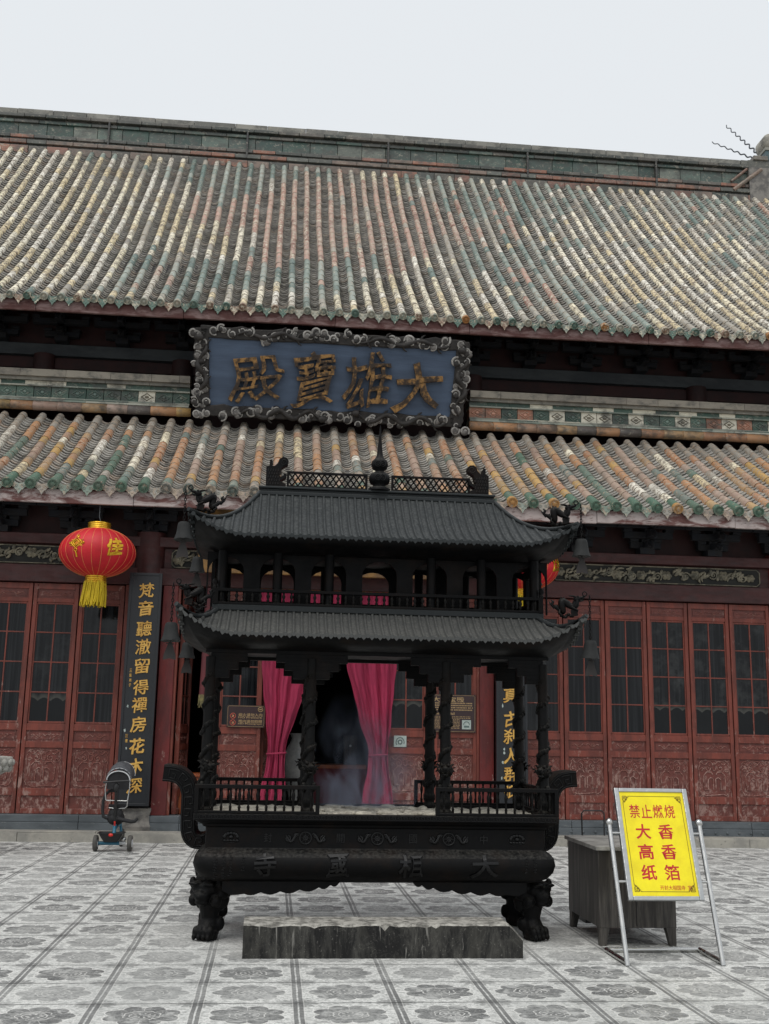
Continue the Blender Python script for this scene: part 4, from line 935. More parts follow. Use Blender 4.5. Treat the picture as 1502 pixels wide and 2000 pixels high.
    e((0, -.005, .055), (.092, .098, .065)); e((0, -.025, .09), (.078, .07, .05))
    for k in range(4): e((-.063+.042*k, -.068, .062), (.028, .042, .05)); e((-.063+.042*k, -.10, .03), (.017, .02, .026))
    e((-.08, .05, .12), (.035, .045, .055)); e((.08, .05, .12), (.035, .045, .055))
    m.ell((0, 0, .012), (.085, .09, .012))
    foot = m.build('lion_foot', 'iron', None, remesh=.0085)
    for i, (sx, sy) in enumerate(((-1, -1), (1, -1), (-1, 1), (1, 1))):
        o = foot if i == 0 else foot.copy()
        if i: COL.objects.link(o)
        o.parent = B; o.location = (sx*1.305, sy*.335, 0); o.rotation_euler = (0, 0, (radians(-sx*-28) if sy < 0 else pi+radians(sx*-28)))
    # dragon pillars
    m = MB(); rg = random.Random(6)
    m.lathe([(.062, .97), (.066, 1.0), (.05, 1.02), (.062, 1.045), (.062, 1.08), (.052, 1.10), (.048, 2.12), (.05, 2.14), (.05, 2.2)], 14)
    P = []; R = []
    for k in range(150):
        t = k/149; a = t*2*pi*4.6+1; z = 1.16+t*.90; rr = .043+.005*sin(t*43); P.append((rr*cos(a), rr*sin(a), z+.012*sin(t*60))); R.append((.028-.008*t)*(1+.13*sin(k*1.9)))
    m.tube(P, R, 7)
    for k in range(0, 150, 3):
        p = Vector(P[k]); d = Vector((p.x, p.y, 0)).normalized(); q = Matrix.Rotation(.5*(k % 2*2-1), 3, 'Z') @ d; m.ell(p+q*.018+Vector((0, 0, .008)), (.009, .009, .011), 5, 4)
    for k in range(0, 150, 6):
        p = Vector(P[k]); d = Vector((p.x, p.y, 0)).normalized(); m.ell(p+d*.022, (.012, .012, .016), 5, 4)
    for k in (30, 78, 118):
        p = Vector(P[k]); d = Vector((p.x, p.y, 0)).normalized()
        for q in range(3): m.tube([p+d*.005, p+d*.020+Vector((0, 0, .02*(q-1))), p+d*.024+Vector((0, 0, .03*(q-1)-.012))], [.011, .008, .004], 5)
    # head near the foot of the pillar, thrust outwards
    e = m.ell; e((0, -.06, 1.33), (.05, .06, .045)); e((0, -.115, 1.325), (.035, .05, .026)); e((0, -.105, 1.292), (.028, .045, .014)); e((0, -.155, 1.34), (.025, .02, .018))
    for s in (-1, 1):
        e((s*.03, -.085, 1.365), (.016, .02, .016)); m.tube([(s*.025, -.04, 1.37), (s*.05, .0, 1.41), (s*.055, .03, 1.43)], [.011, .009, .004], 5)
        m.tube([(s*.03, -.13, 1.33), (s*.055, -.13, 1.35), (s*.075, -.10, 1.345), (s*.095, -.10, 1.36)], [.008, .007, .006, .003], 5)
        m.tube([(s*.04, -.05, 1.31), (s*.07, -.03, 1.33), (s*.09, -.02, 1.315)], [.016, .012, .004], 5); m.tube([(s*.04, -.03, 1.34), (s*.065, -.0, 1.37), (s*.085, .01, 1.375)], [.014, .01, .004], 5)
        e((s*.045, -.03, 1.18), (.028, .03, .04))
    for k in range(5): m.tube([(rg.uniform(-.03, .03), -.02, 1.36), (rg.uniform(-.06, .06), .01, 1.40+.01*k), (rg.uniform(-.07, .07), .03, 1.42+.01*k)], [.012, .009, .003], 5)
    me = m.mesh('dragon_pillar', 'iron_relief')
    PX = (-1.375, -.556, .556, 1.375)
    for yy in (-.45, .45):
        for i, xx in enumerate(PX):
            o = bpy.data.objects.new('dragon_pillar', me); COL.objects.link(o); o.parent = B; o.location = (xx, yy, 0); o.scale = (.86, .86, 1); o.rotation_euler = (0, 0, (0 if yy < 0 else pi)+(.5 if xx < 0 else -.5)*(1 if abs(xx) > 1 else .3))
    # railings on the rim, open in the middle
    bal = MB(); bal.lathe([(.010, 0), (.010, .03), (.013, .034), (.007, .05), (.007, .075), (.011, .10), (.014, .125), (.010, .145), (.007, .155), (.010, .165), (.010, .185)], 8)
    balme = bal.mesh('baluster', 'iron_relief')
    def railing(x0, y0, x1, y1, z0, z1, n, parent, parts=True, post=.018, me=balme, zs=1., top=.03):
        a, b = Vector((x0, y0, 0)), Vector((x1, y1, 0)); d = (b-a); L = d.length; d.normalize(); ang = atan2(d.y, d.x); m = MB()
        R = Matrix.Translation(((x0+x1)/2, (y0+y1)/2, 0)) @ Matrix.Rotation(ang, 4, 'Z')
        m.obox(R @ Matrix.Translation((0, 0, z1-top/2)), L-post*2, .040, top); m.obox(R @ Matrix.Translation((0, 0, z0+.010)), L-post*2, .036, .02)
        for s in (-1, 1): m.obox(R @ Matrix.Translation((s*(L/2-post/2), 0, (z0+z1)/2)), post+.012, .044, z1-z0+.002)
        r = m.build('railing', 'iron', parent, bevel=.003)
        step_ = (L-.05)/n; bl = MB(); base = wloc(parent)
        for k in range(n):
            p = a+d*(.025+step_*(k+.5))
            if parts:
                o = bpy.data.objects.new('baluster', me); COL.objects.link(o); o.parent = r; o.location = Vector((p.x, p.y, z0+.012))-base; o.scale = (1, 1, zs)
            else: bl.lathe([(.009, z0+.01), (.009, z0+.04), (.006, z0+.06), (.012, z0+.13*zs), (.007, z0+.155*zs), (.009, z1-top)], 6, (p.x, p.y, 0))
        if not parts: tag(bl.build('baluster', 'iron_relief', r), kind='stuff')
        return r
    yF, yR = BY-.665, BY+.665
    for y in (yF, yR):
        for (a, b) in ((-1.43, -.475), (.455, 1.43)): railing(BX+a, y, BX+b, y, .984, 1.20, 13, B)
    for s in (-1, 1): railing(BX+s*1.41, yF+.025, BX+s*1.41, yR-.025, .984, 1.195, 15, B, False)
    # stepped fretwork brackets below the lower roof
    def fret(x0, x1, y, z_t):
        """row between two pillars: stepped inwards from both"""
        w_, h = .066, .066; ms = (MB(), MB())
        mid = (x0+x1)/2
        for k in range(3):
            for s, xa in ((1, x0), (-1, x1)):
                m = ms[0 if s > 0 else 1]; a = xa; b = xa+s*(.150+.072*k); lo, hi = min(a, b), max(a, b)
                m.box(lo, y-.02, z_t+h*k, hi, y+.02, z_t+h*(k+1)-.0005)
                for q in ((lo+.006, lo+.010), (hi-.010, hi-.006)): m.box(q[0], y-.024, z_t+h*k+.008, q[1], y-.0195, z_t+h*(k+1)-.008)
                m.box(lo+.0102, y-.024, z_t+h*k+.008, hi-.0102, y-.0195, z_t+h*k+.012); m.box(lo+.0102, y-.024, z_t+h*k+.032, hi-.0102, y-.0195, z_t+h*k+.036)
        return ms
    for y in (BY-.45, BY+.45):
        for i in range(3): 
            a, b = BX+PX[i], BX+PX[i+1]
            [q.build('fret_bracket', 'iron', B) for q in fret(a, b, y, 2.034)]
    m = MB()
    for y in (BY-.45, BY+.45): m.box(BX-1.42, y-.03, 2.233, BX+1.42, y+.03, 2.34)
    for x in (-1.375, 1.375): m.box(BX+x-.03, BY-.42, 2.2331, BX+x+.03, BY+.42, 2.339)
    m.build('tie_beam', 'iron', B)
    # lower roof
    def soffit(hx, hy, bx, by, z_e, z_b, upz, upa, name):
        m = MB(); N = 24
        def ring(sx, sy, zb, k):
            P = []
            for side in range(4):
                for i in range(N):
                    t = -1+2*i/N
                    a = (t*sx, -sy) if side == 0 else (sx, t*sy) if side == 1 else (-t*sx, sy) if side == 2 else (-sx, -t*sy)
                    q = abs(t); l = upz*max(0, 1-(1-q)*(sx if side % 2 == 0 else sy)/.44)**2*k
                    P.append(Vector((BX+a[0], BY+a[1], zb+l)))
            return P
        m.loft([ring(hx, hy, z_e, 1), ring(hx-.01, hy-.01, z_e-.028, 1), ring(bx+(hx-bx)*.55, by+(hy-by)*.55, z_b+(z_e-z_b)*.30, .45), ring(bx, by, z_b, 0)], 0, None, (False, True), True)
        return m.build(name, 'iron', B)
    m, zf, upl = curved_roof(1.60, .82, 1.32, .40, 2.365, 2.615, .55, .20, .70, .066, 'roof', 'iron_roof', B)
    r1 = m.build('roof', 'iron_roof_ashy', B); soffit(1.60, .82, 1.43, .50, 2.362, 2.26, .20, .70, 'eave_soffit')
    def hips(hx, hy, rx, ry, zf, upz, rad, parent, v1=1.):
        m = MB()
        for sx in (-1, 1):
            for sy in (-1, 1):
                P = []
                for k in range(19):
                    v = v1*k/18; sh = upz*.22*(1-v)**2; P.append((BX+sx*(rx+(hx-rx)*(1-v)+sh), BY+sy*(ry+(hy-ry)*(1-v)+sh), zf(v, upz)+.012))
                m = MB(); m.tube(P, rad, 8); m.build('hip_ridge', 'iron_roof', parent)
    hips(1.60, .82, 1.32, .40, zf, .20, .020, r1)
    # balcony, upper storey
    m = MB(); m.box(BX-1.39, BY-.455, 2.585, BX+1.39, BY+.455, 2.632); m.box(BX-1.37, BY-.43, 2.50, BX+1.37, BY+.43, 2.584); bal_ = m.build('balcony', 'iron_roof', B, bevel=.004)
    m = MB(); m.lathe([(.009, 0), (.009, .02), (.014, .028), (.007, .04), (.016, .065), (.007, .088), (.011, .10), (.011, .115)], 8); bm2 = m.mesh('baluster', 'iron_relief')
    railing(BX-1.38, BY-.44, BX+1.38, BY-.44, 2.632, 2.765, 42, bal_, True, .03, bm2, .96, .026)
    railing(BX-1.38, BY+.44, BX+1.38, BY+.44, 2.632, 2.765, 42, bal_, False, .03, bm2, .7, .026)
    for s in (-1, 1): railing(BX+s*1.37, BY-.41, BX+s*1.37, BY+.41, 2.632, 2.765, 12, bal_, False, .03, bm2, .7, .026)
    m = MB()
    for sx in (-1, 1):
        for sy in (-1, 1): m.lathe([(.016, 2.765), (.02, 2.775), (.012, 2.79), (.024, 2.81), (.020, 2.835), (0, 2.845)], 10, (BX+sx*1.375, BY+sy*.44, 0))
    m.build('finial_knob', 'iron', bal_)
    def arcade(y, ys):
        """wall with seven round-headed openings"""
        m = MB(); z0, zs, zt = 2.632, 2.93, 3.085; hw = .147; sp = .432; xc = [BX+sp*(k-3) for k in range(7)]; lo, hi = BX-1.46, BX+1.46; lo, hi = BX-3.02*sp-.15, BX+3.02*sp+.15
        edges = [lo]+[e for c in xc for e in (c-hw, c+hw)]+[hi]
        for k in range(0, len(edges), 2): m.box(edges[k], y, z0, edges[k+1], y+ys, zt)
        for c in xc:
            for q in range(10):
                a0, a1 = pi*q/10, pi*(q+1)/10; x0, x1 = c+hw*cos(a1), c+hw*cos(a0); za, zb = zs+.115*sin(a1), zs+.115*sin(a0)
                m.add([(x0, y, za), (x1, y, zb), (x1, y, zt), (x0, y, zt), (x0, y+ys, za), (x1, y+ys, zb), (x1, y+ys, zt), (x0, y+ys, zt)], [(0, 1, 2, 3), (7, 6, 5, 4), (4, 5, 1, 0)])
        return m.build('arcade_wall', 'iron', B)
    arcade(BY-.33, .025); arcade(BY+.31, .025)
    m = MB(); 
    for s in (-1, 1):
        for (ya, yb) in ((-.30, -.18), (-.02, .02), (.18, .305)): m.box(BX+s*1.40-.012, BY+ya, 2.632, BX+s*1.40+.012, BY+yb, 3.0)
        m.box(BX+s*1.40-.012, BY-.3, 3.001, BX+s*1.40+.012, BY+.305, 3.085)
    m.build('side_wall', 'iron', B)
    m = MB(); m.lathe([(.046, 2.632), (.046, 2.65), (.040, 2.66), (.040, 3.085)], 12); cm = m.mesh('column', 'iron')
    for yy in (-.40, .40):
        for k in (-3, -2, -1, 1, 2, 3):
            o = bpy.data.objects.new('column', cm); COL.objects.link(o); o.parent = B; o.location = (k*.432*(1.0 if abs(k) < 3 else 1.02), yy, 0)
    # upper roof
    m, zf, upl = curved_roof(1.555, .80, 1.045, .02, 3.160, 3.675, .62, .17, .70, .0695, 'roof', 'iron_roof', B)
    r2_ = m.build('roof', 'iron_roof', B); soffit(1.555, .80, 1.34, .42, 3.157, 3.075, .17, .70, 'eave_soffit'); hips(1.555, .80, 1.045, .02, zf, .17, .018, r2_)
    m = MB(); m.box(BX-1.055, BY-.05, 3.655, BX+1.055, BY+.05, 3.69); m.box(BX-1.045, BY-.03, 3.69, BX+1.045, BY+.03, 3.715); m.box(BX-1.06, BY-.055, 3.715, BX+1.06, BY+.055, 3.735)
    ridge = m.build('ridge', 'iron_roof', B, bevel=.006)
    for (a, b) in ((-.815, -.095), (.12, .835)):
        m = MB(); f = XZ(BY); z0, z1 = 3.737, 3.885; x0, x1 = BX+a, BX+b
        m.box(x0, BY-.012, z0, x1, BY+.012, z0+.018); m.box(x0, BY-.012, z1-.018, x1, BY+.012, z1); m.box(x0, BY-.0119, z0+.0181, x0+.02, BY+.0119, z1-.0181); m.box(x1-.02, BY-.0119, z0+.0181, x1, BY+.0119, z1-.0181)
        h = z1-z0-.036; n = 13; p = (x1-x0-.04)/n; fr_ = m.build('ridge_lattice', 'iron', ridge)
        lt = MB(); zz0 = z0+.018; sl = .5
        for d in (-1, 1):
            for k in range(-2, n+2):
                xa = x0+.02+p*(k+.5); xb = xa+d*p*1.5; za, zb = zz0, zz0+h; xl, xr = x0+.02, x1-.02
                pts = []
                A, Bv = Vector((xa, BY+.003*d, za)), Vector((xb, BY+.003*d, zb))
                ts = [0, 1]
                if A.x != Bv.x:
                    ta, tb = (xl-A.x)/(Bv.x-A.x), (xr-A.x)/(Bv.x-A.x); t0, t1 = max(0, min(ta, tb)), min(1, max(ta, tb))
                    if t1-t0 < .05: continue
                    lt.tube([A+(Bv-A)*t0, A+(Bv-A)*t1], .0068, 4, 0, False, None, 1., False)
        lt.build('lattice_bar', 'iron', fr_)
    m = MB(); m.lathe([(.10, 3.735), (.10, 3.755), (.06, 3.775), (.055, 3.79), (.085, 3.805), (.095, 3.84), (.09, 3.875), (.06, 3.905), (.04, 3.915), (.04, 3.925), (.065, 3.94), (.077, 3.975), (.070, 4.01), (.045, 4.035), (.03, 4.06), (.022, 4.12), (.014, 4.22), (.007, 4.32), (.0, 4.36)], 24, (BX+.012, BY, 0))
    fin = m.build('gourd_finial', 'iron', ridge)
    for zc, rr in ((3.845, .095), (3.975, .077)):
        m = MB()
        for s in (-1, 1):
            for rad in (.026, .012):
                P = []
                for q in range(14):
                    a = 2*pi*q/14; u = s*.021+rad*cos(a); v = rad*sin(a); th = u/rr; P.append((BX+.012+(rr+.001)*sin(th), BY-(rr+.001)*cos(th)*sqrt(max(.1, 1-(v/rr)**2*.6)), zc+v))
                P.append(P[0]); m.tube(P, .003, 4)
        m.build('coin_relief', 'iron_lit', fin)
    # dragon-fish finials at the ridge ends
    prof = [(0, 0), (.175, 0), (.178, .02), (.150, .035), (.125, .05), (.150, .065), (.178, .085), (.182, .115), (.160, .12), (.150, .095), (.130, .085), (.115, .10), (.13, .135), (.135, .165), (.16, .185), (.188, .20), (.195, .235), (.175, .262), (.14, .266), (.112, .245), (.10, .21), (.075, .185), (.055, .18), (.055, .225), (.045, .24), (.028, .235), (.028, .185), (0, .17)]
    for s in (-1, 1):
        m = MB(); f = lambda u, v, o, s=s: Vector((BX+s*(1.0-u), BY-.045+o, 3.737+v)); pp = prof if s < 0 else prof
        m.prism([(u, v) for u, v in pp] if s > 0 else [(u, v) for u, v in reversed(pp)], f, .09)
        poly_tube(m, spiral(.152, .224, .034, 1.4, 1, pi, 14), f, .006, 0, -.002, 4)
        for i in range(5):
            for j in range(5): m.ell(f(.02+.022*i+(.011 if j % 2 else 0), .025+.03*j, -.001), (.010, .006, .013), 5, 4)
        m.ell(f(.125, .115, .0), (.014, .012, .012), 6, 4)
        m.build('ridge_beast', 'iron', ridge, bevel=.006)
    # corner dragons
    m = MB(); P = []; R = []
    for k in range(40):
        t = k/39; P.append((-.19+.25*t+.03*sin(t*9), .0+.012*sin(t*12), .055+.045*sin(t*11+2.2)+.05*t)); R.append(.018+.022*sin(pi*min(1, t*1.02)))
    m.tube(P, R, 8)
    e = m.ell; e((.075, 0, .125), (.045, .03, .03)); e((.12, 0, .13), (.04, .022, .016)); e((.11, 0, .10), (.035, .018, .010)); e((.155, 0, .142), (.014, .018, .012)); m.tube([(.05, 0, .10), (.03, 0, .06), (.0, 0, .05)], [.03, .032, .026], 8)
    for s in (-1, 1):
        m.tube([(.07, s*.015, .145), (.03, s*.022, .165), (-.01, s*.02, .175)], [.009, .007, .003], 5); e((.085, s*.022, .145), (.012, .01, .012))
        m.tube([(.0, s*.02, .05), (.03, s*.045, .02), (.06, s*.05, .0)], [.016, .012, .008], 5); m.tube([(-.13, s*.01, .05), (-.15, s*.04, .01), (-.12, s*.045, -.02)], [.015, .012, .006], 5)
    for k in range(3, 37, 4): p = Vector(P[k]); e(p+Vector((0, 0, R[k]+.004)), (.010, .005, .014), 5, 4)
    m.tube([(-.19, 0, .07), (-.21, 0, .11), (-.19, 0, .14), (-.205, 0, .165)], [.014, .02, .018, .006], 6)
    for k in range(4): m.tube([(-.20, 0, .10), (-.235, .02*(k-1.5), .12+.012*k)], [.012, .003], 5)
    m.box(-.02, -.03, -.045, .05, .03, .02)
    for k in range(9): e((-.13+.02*k, .02*sin(k*2.3), -.03+.012*cos(k*1.7)), (.022, .022, .018), 6, 4)
    m.tube([(.165+.024*cos(q), .0, .165+.024*sin(q)) for q in [2*pi*i/12 for i in range(13)]], .006, 5)
    dme = m.mesh('corner_dragon', 'iron')
    bell = MB(); bell.lathe([(.0, 0), (.042, -.002), (.052, -.012), (.058, -.035), (.064, -.08), (.070, -.115), (.082, -.148), (.088, -.16)], 24)
    bell_v = bell.v
    for i in range(len(bell_v)):
        x, y, z = bell_v[i]
        if z < -.155: a = atan2(y, x); bell_v[i] = (x*1.02, y*1.02, z-.010*abs(cos(a*4)))
    bellme = bell.mesh('bell_body', 'bell')
    def bellsys(tip, out, ang, zt, label, sail, tilt=0.):
        d = bpy.data.objects.new('corner_dragon', dme); COL.objects.link(d); d.parent = B; d.location = Vector(tip)-Vector(B.location)+Vector((-cos(ang)*.075, -sin(ang)*.075, .045)); d.scale = (.74, .8, .78); d.rotation_euler = (0, radians(-10), ang)
        ring = Vector(tip)+Vector((cos(ang)*.062, sin(ang)*.062, .045+.15)); 
        top = Vector((ring.x, ring.y, zt)); T = thing('wind_bell', top, label, 'wind bell', 'bells hung from the corner dragons of the burner')
        c = MB(); z = ring.z-.03; k = 0
        while z > zt+.02:
            pts = [Vector((ring.x, ring.y, z))+Vector((.008*cos(q)*(1 if k % 2 else 0), .008*cos(q)*(0 if k % 2 else 1), .017*sin(q))) for q in [2*pi*i/8 for i in range(9)]]
            c.tube(pts, .0035, 4); z -= .025; k += 1
        c.tube([(ring.x, ring.y, zt+.02), (ring.x, ring.y, zt-.01)], .005, 5); c.build('chain', 'iron', T)
        b = bpy.data.objects.new('bell_body', bellme); COL.objects.link(b); b.parent = T; b.rotation_euler = (tilt, tilt*.5, 0); b.scale = (.87, .87, .87)
        if sail:
            s = MB(); f = lambda u, v, o: top+Vector((u*.9, o-.002, -.15+v*.9)); s.prism([(-.012, 0), (-.03, -.05), (-.05, -.11), (-.055, -.155), (-.02, -.148), (0, -.142), (.02, -.148), (.055, -.155), (.05, -.11), (.03, -.05), (.012, 0)], f, .004); s.tube([top+Vector((0, 0, -.02)), top+Vector((0, 0, -.17))], .004, 5); s.tube([top+Vector((-.03, 0, -.162)), top+Vector((.03, 0, -.168))], .005, 5)
            s.build('clapper_sail', 'bell_sail', T)
    for (hx, hy, ze, upz, zt, lv) in ((1.555, .80, 3.16, .17, 3.235, 'upper'), (1.60, .82, 2.365, .20, 2.43, 'lower')):
        for sx in (-1, 1):
            for sy in (-1, 1):
                sh = upz*.22; tip = (BX+sx*(hx+sh-.03), BY+sy*(hy+sh-.03), ze+upz); ang = (0 if sx > 0 else pi)+sx*sy*.25
                lab = 'small dull bell on a chain at the %s %s corner of the burner\'s %s roof' % ('front' if sy < 0 else 'rear', 'left' if sx < 0 else 'right', lv)
                bellsys(tip, None, ang, zt-(0 if sy < 0 else .02)-(.02 if lv == 'upper' and sx > 0 else .05 if sx > 0 else .0), lab, True, rr_.uniform(-.08, .08))
    # ear handles
    for s in (-1, 1):
        path = [(1.355, .735), (1.40, .720), (1.455, .725), (1.495, .76), (1.512, .82), (1.516, .92), (1.516, 1.02), (1.520, 1.11), (1.548, 1.185), (1.60, 1.235), (1.66, 1.255), (1.735, 1.262)]
        # smooth the centre line
        def cr(P, n=6):
            Q = []
            for i in range(len(P)-1):
                p0, p1, p2, p3 = P[max(i-1, 0)], P[i], P[i+1], P[min(i+2, len(P)-1)]
                for k in range(n):
                    t = k/n; Q.append(tuple(.5*((2*p1[j])+(-p0[j]+p2[j])*t+(2*p0[j]-5*p1[j]+4*p2[j]-p3[j])*t*t+(-p0[j]+3*p1[j]-3*p2[j]+p3[j])*t**3) for j in (0, 1)))
            return Q+[P[-1]]
        C = cr(path); n = len(C); L, Rr = [], []
        for i, p in enumerate(C):
            a, b = C[max(i-1, 0)], C[min(i+1, n-1)]; tx, tz = b[0]-a[0], b[1]-a[1]; l = math.hypot(tx, tz); nx, nz = -tz/l, tx/l; wd = .055+.012*min(1, i/n*1.2)
            L.append((p[0]+nx*wd, p[1]+nz*wd)); Rr.append((p[0]-nx*wd, p[1]-nz*wd))
        m = MB(); y0, y1 = BY-.16, BY+.16
        loops = [[Vector((BX+s*a[0], y0, a[1])), Vector((BX+s*b[0], y0, b[1])), Vector((BX+s*b[0], y1, b[1])), Vector((BX+s*a[0], y1, a[1]))] for a, b in zip(L, Rr)]
        m.loft(loops); hd = m.build('ear_handle', 'iron', B, bevel=.006)
        m = MB(); S = [0]
        for a, b in zip(C, C[1:]): S.append(S[-1]+math.hypot(b[0]-a[0], b[1]-a[1]))
        def at(q, w_):
            q = max(0, min(S[-1]-1e-5, q)); i = max(k for k in range(n-1) if S[k] <= q); t = (q-S[i])/(S[i+1]-S[i]); l = [L[i][j]+(L[i+1][j]-L[i][j])*t for j in (0, 1)]; r = [Rr[i][j]+(Rr[i+1][j]-Rr[i][j])*t for j in (0, 1)]
            return Vector((BX+s*(l[0]+(r[0]-l[0])*w_), y0-.001, l[1]+(r[1]-l[1])*w_))
        for w_ in (.10, .90): m.tube([at(S[-1]*k/50, w_) for k in range(51)], .005, 4)
        pit = .094; k = 0; q = .06
        while q < S[-1]-.05:
            fl = (lambda v: v) if k % 2 else (lambda v: 1-v)
            pts = [(q-.036, .24), (q+.036, .24), (q+.036, .76), (q-.018, .76), (q-.018, .48), (q+.012, .48)]
            PP = []
            for (qa, va), (qb, vb) in zip(pts, pts[1:]):
                for j in range(4): PP.append(at(qa+(qb-qa)*j/4, fl(va+(vb-va)*j/4)))
            PP.append(at(pts[-1][0], fl(pts[-1][1]))); m.tube(PP, .0055, 4); q += pit; k += 1
        m.build('meander_relief', 'iron_lit', hd)
rr_ = random.Random(21)
build_burner()

# ================================================================== NAME PLAQUE
def build_plaque():
    top, bot = Vector((.82, 18.33, 8.62)), Vector((.82, 18.86, 7.10)); V = (top-bot); H = V.length; V.normalize(); N = Vector((1, 0, 0)).cross(V)   # N points to the viewer and down
    f = lambda u, v, o: Vector((.82+u, bot.y, bot.z))+V*v+N*o
    T = thing('name_plaque', (.82, 18.86, 7.1), 'long blue plaque with four worn gilt characters in a carved frame under the upper eave', 'plaque')
    b0, b1, W2 = .23, H-.22, 2.13
    m = MB(); m.prism([(-W2-.03, b0-.03), (W2+.05, b0-.03), (W2+.10, b1+.03), (-W2-.08, b1+.03)], f, .05); m.build('board', 'blue', T)
    m = MB()
    for ch, x, y, w_, h in (('殿', -1.34, .72, .92, .78), ('寶', -.32, .78, .76, .96), ('雄', .63, .78, .84, .98), ('大', 1.55, .72, .88, .86)):
        m = MB(); put_text(m, ch, f, x, y, w_, h, 0, -.006 if ch != '大' else .010, .11, .010, .9)
        m.v = [tuple(Vector(p)+N*.045) for p in m.v]; m.build('letter', 'gilt_worn', T)
    # frame: sooty carved members with pale cloud scrolls and winding dragons
    rg = random.Random(17); fr = MB()
    def member(c0, c1, w_):
        """irregular bar between two (u, v) points"""
        k = 26; P = []
        d = Vector((c1[0]-c0[0], c1[1]-c0[1])); L = d.length; d.normalize(); n = Vector((-d.y, d.x)); a, b = [], []
        for i in range(k+1):
            t = L*i/k; a.append((c0[0]+d.x*t+n.x*(w_+rg.uniform(-.02, .035)), c0[1]+d.y*t+n.y*(w_+rg.uniform(-.02, .035)))); b.append((c0[0]+d.x*t-n.x*(w_+rg.uniform(-.02, .0)), c0[1]+d.y*t-n.y*(w_+rg.uniform(-.02, .0))))
        fr.prism(a[::-1]+b, f, .09)
    hw = W2+.13
    member((-hw-.10, H-.11), (hw+.12, H-.11), .105); member((-hw, .12), (hw, .12), .10); member((-hw-.01, .03), (-hw-.08, H-.03), .125); member((hw+.09, H-.03), (hw+.02, .03), .125)
    fo = fr.build('carved_frame', 'frame_dark', T)
    fo.modifiers.new('b', 'BEVEL').width = .015
    dr = MB()
    def dragon(p0, p1, amp, k, r):
        P = []; a, b = Vector(p0), Vector(p1); d = b-a; n = Vector((-d.y, d.x)).normalized()
        for i in range(60): t = i/59; q = a+d*t+n*amp*sin(t*k); P.append(f(q.x, q.y, .10+.02*sin(t*k*2)))
        dr.tube(P, [r*(.5+.7*sin(pi*min(1, i/59*1.05))) for i in range(60)], 7)
        e = P[-1]; dr.ell(e, (r*1.9, r*1.5, r*1.5), 8, 6)
        for s in (-1, 1): dr.tube([e, e+V*r*2*s+Vector((r*2, 0, 0)), e+V*r*3*s+Vector((-r, 0, 0))], [r*.5, r*.4, r*.1], 5)
        for i in range(8, 56, 11):
            for s in (-1, 1): dr.tube([P[i], P[i]+V*.08*s+Vector((.04, 0, 0)), P[i]+V*.11*s+Vector((.09, 0, 0))], [r*.7, r*.5, .008], 5)
    dragon((-1.6, .10), (-.15, .13), .07, 17, .042); dragon((2.1, .10), (.45, .13), .07, 17, .042); dragon((-1.7, H-.12), (-.2, H-.10), .05, 15, .036); dragon((2.1, H-.12), (.4, H-.1), .05, 15, .036)
    dragon((-hw-.03, .25), (-hw-.07, H-.2), .08, 13, .042); dragon((hw+.07, .25), (hw+.1, H-.2), .08, 13, .042)
    dr.build('carved_dragon', 'frame_dark', fo)
    cl = None
    def cloud(u, v, r, s):
        P = [f(a, b, .10) for a, b in spiral(u, v, r, 1.5, s, rg.uniform(0, 6), 18)]; cl.tube(P, [r*.25*(1-.3*i/18) for i in range(19)], 6)
        cl.ell(f(u, v, .085), (r*.95, .035, r*.95), 10, 6, 1 if rg.random() < .6 else 2)
    def group(u, v):
        nonlocal cl
        cl = MB()
        for k in range(rg.choice((2, 3, 3, 4))): cloud(u+rg.uniform(-.13, .13), v+rg.uniform(-.07, .07), rg.uniform(.045, .095), rg.choice((-1, 1)))
        cl.build('cloud_scroll', ['cloud', 'frame_dark', 'cloud_grey'], fo)
    x = -hw-.1
    while x < hw+.2: group(x, H-.10+rg.uniform(-.05, .06)); x += rg.uniform(.24, .36)
    x = -hw
    while x < hw+.1: group(x, .09+rg.uniform(-.06, .05)); x += rg.uniform(.22, .36)
    v = .25
    while v < H-.15: group(-hw-.06, v); group(hw+.08, v+.1); v += rg.uniform(.17, .25)
build_plaque()

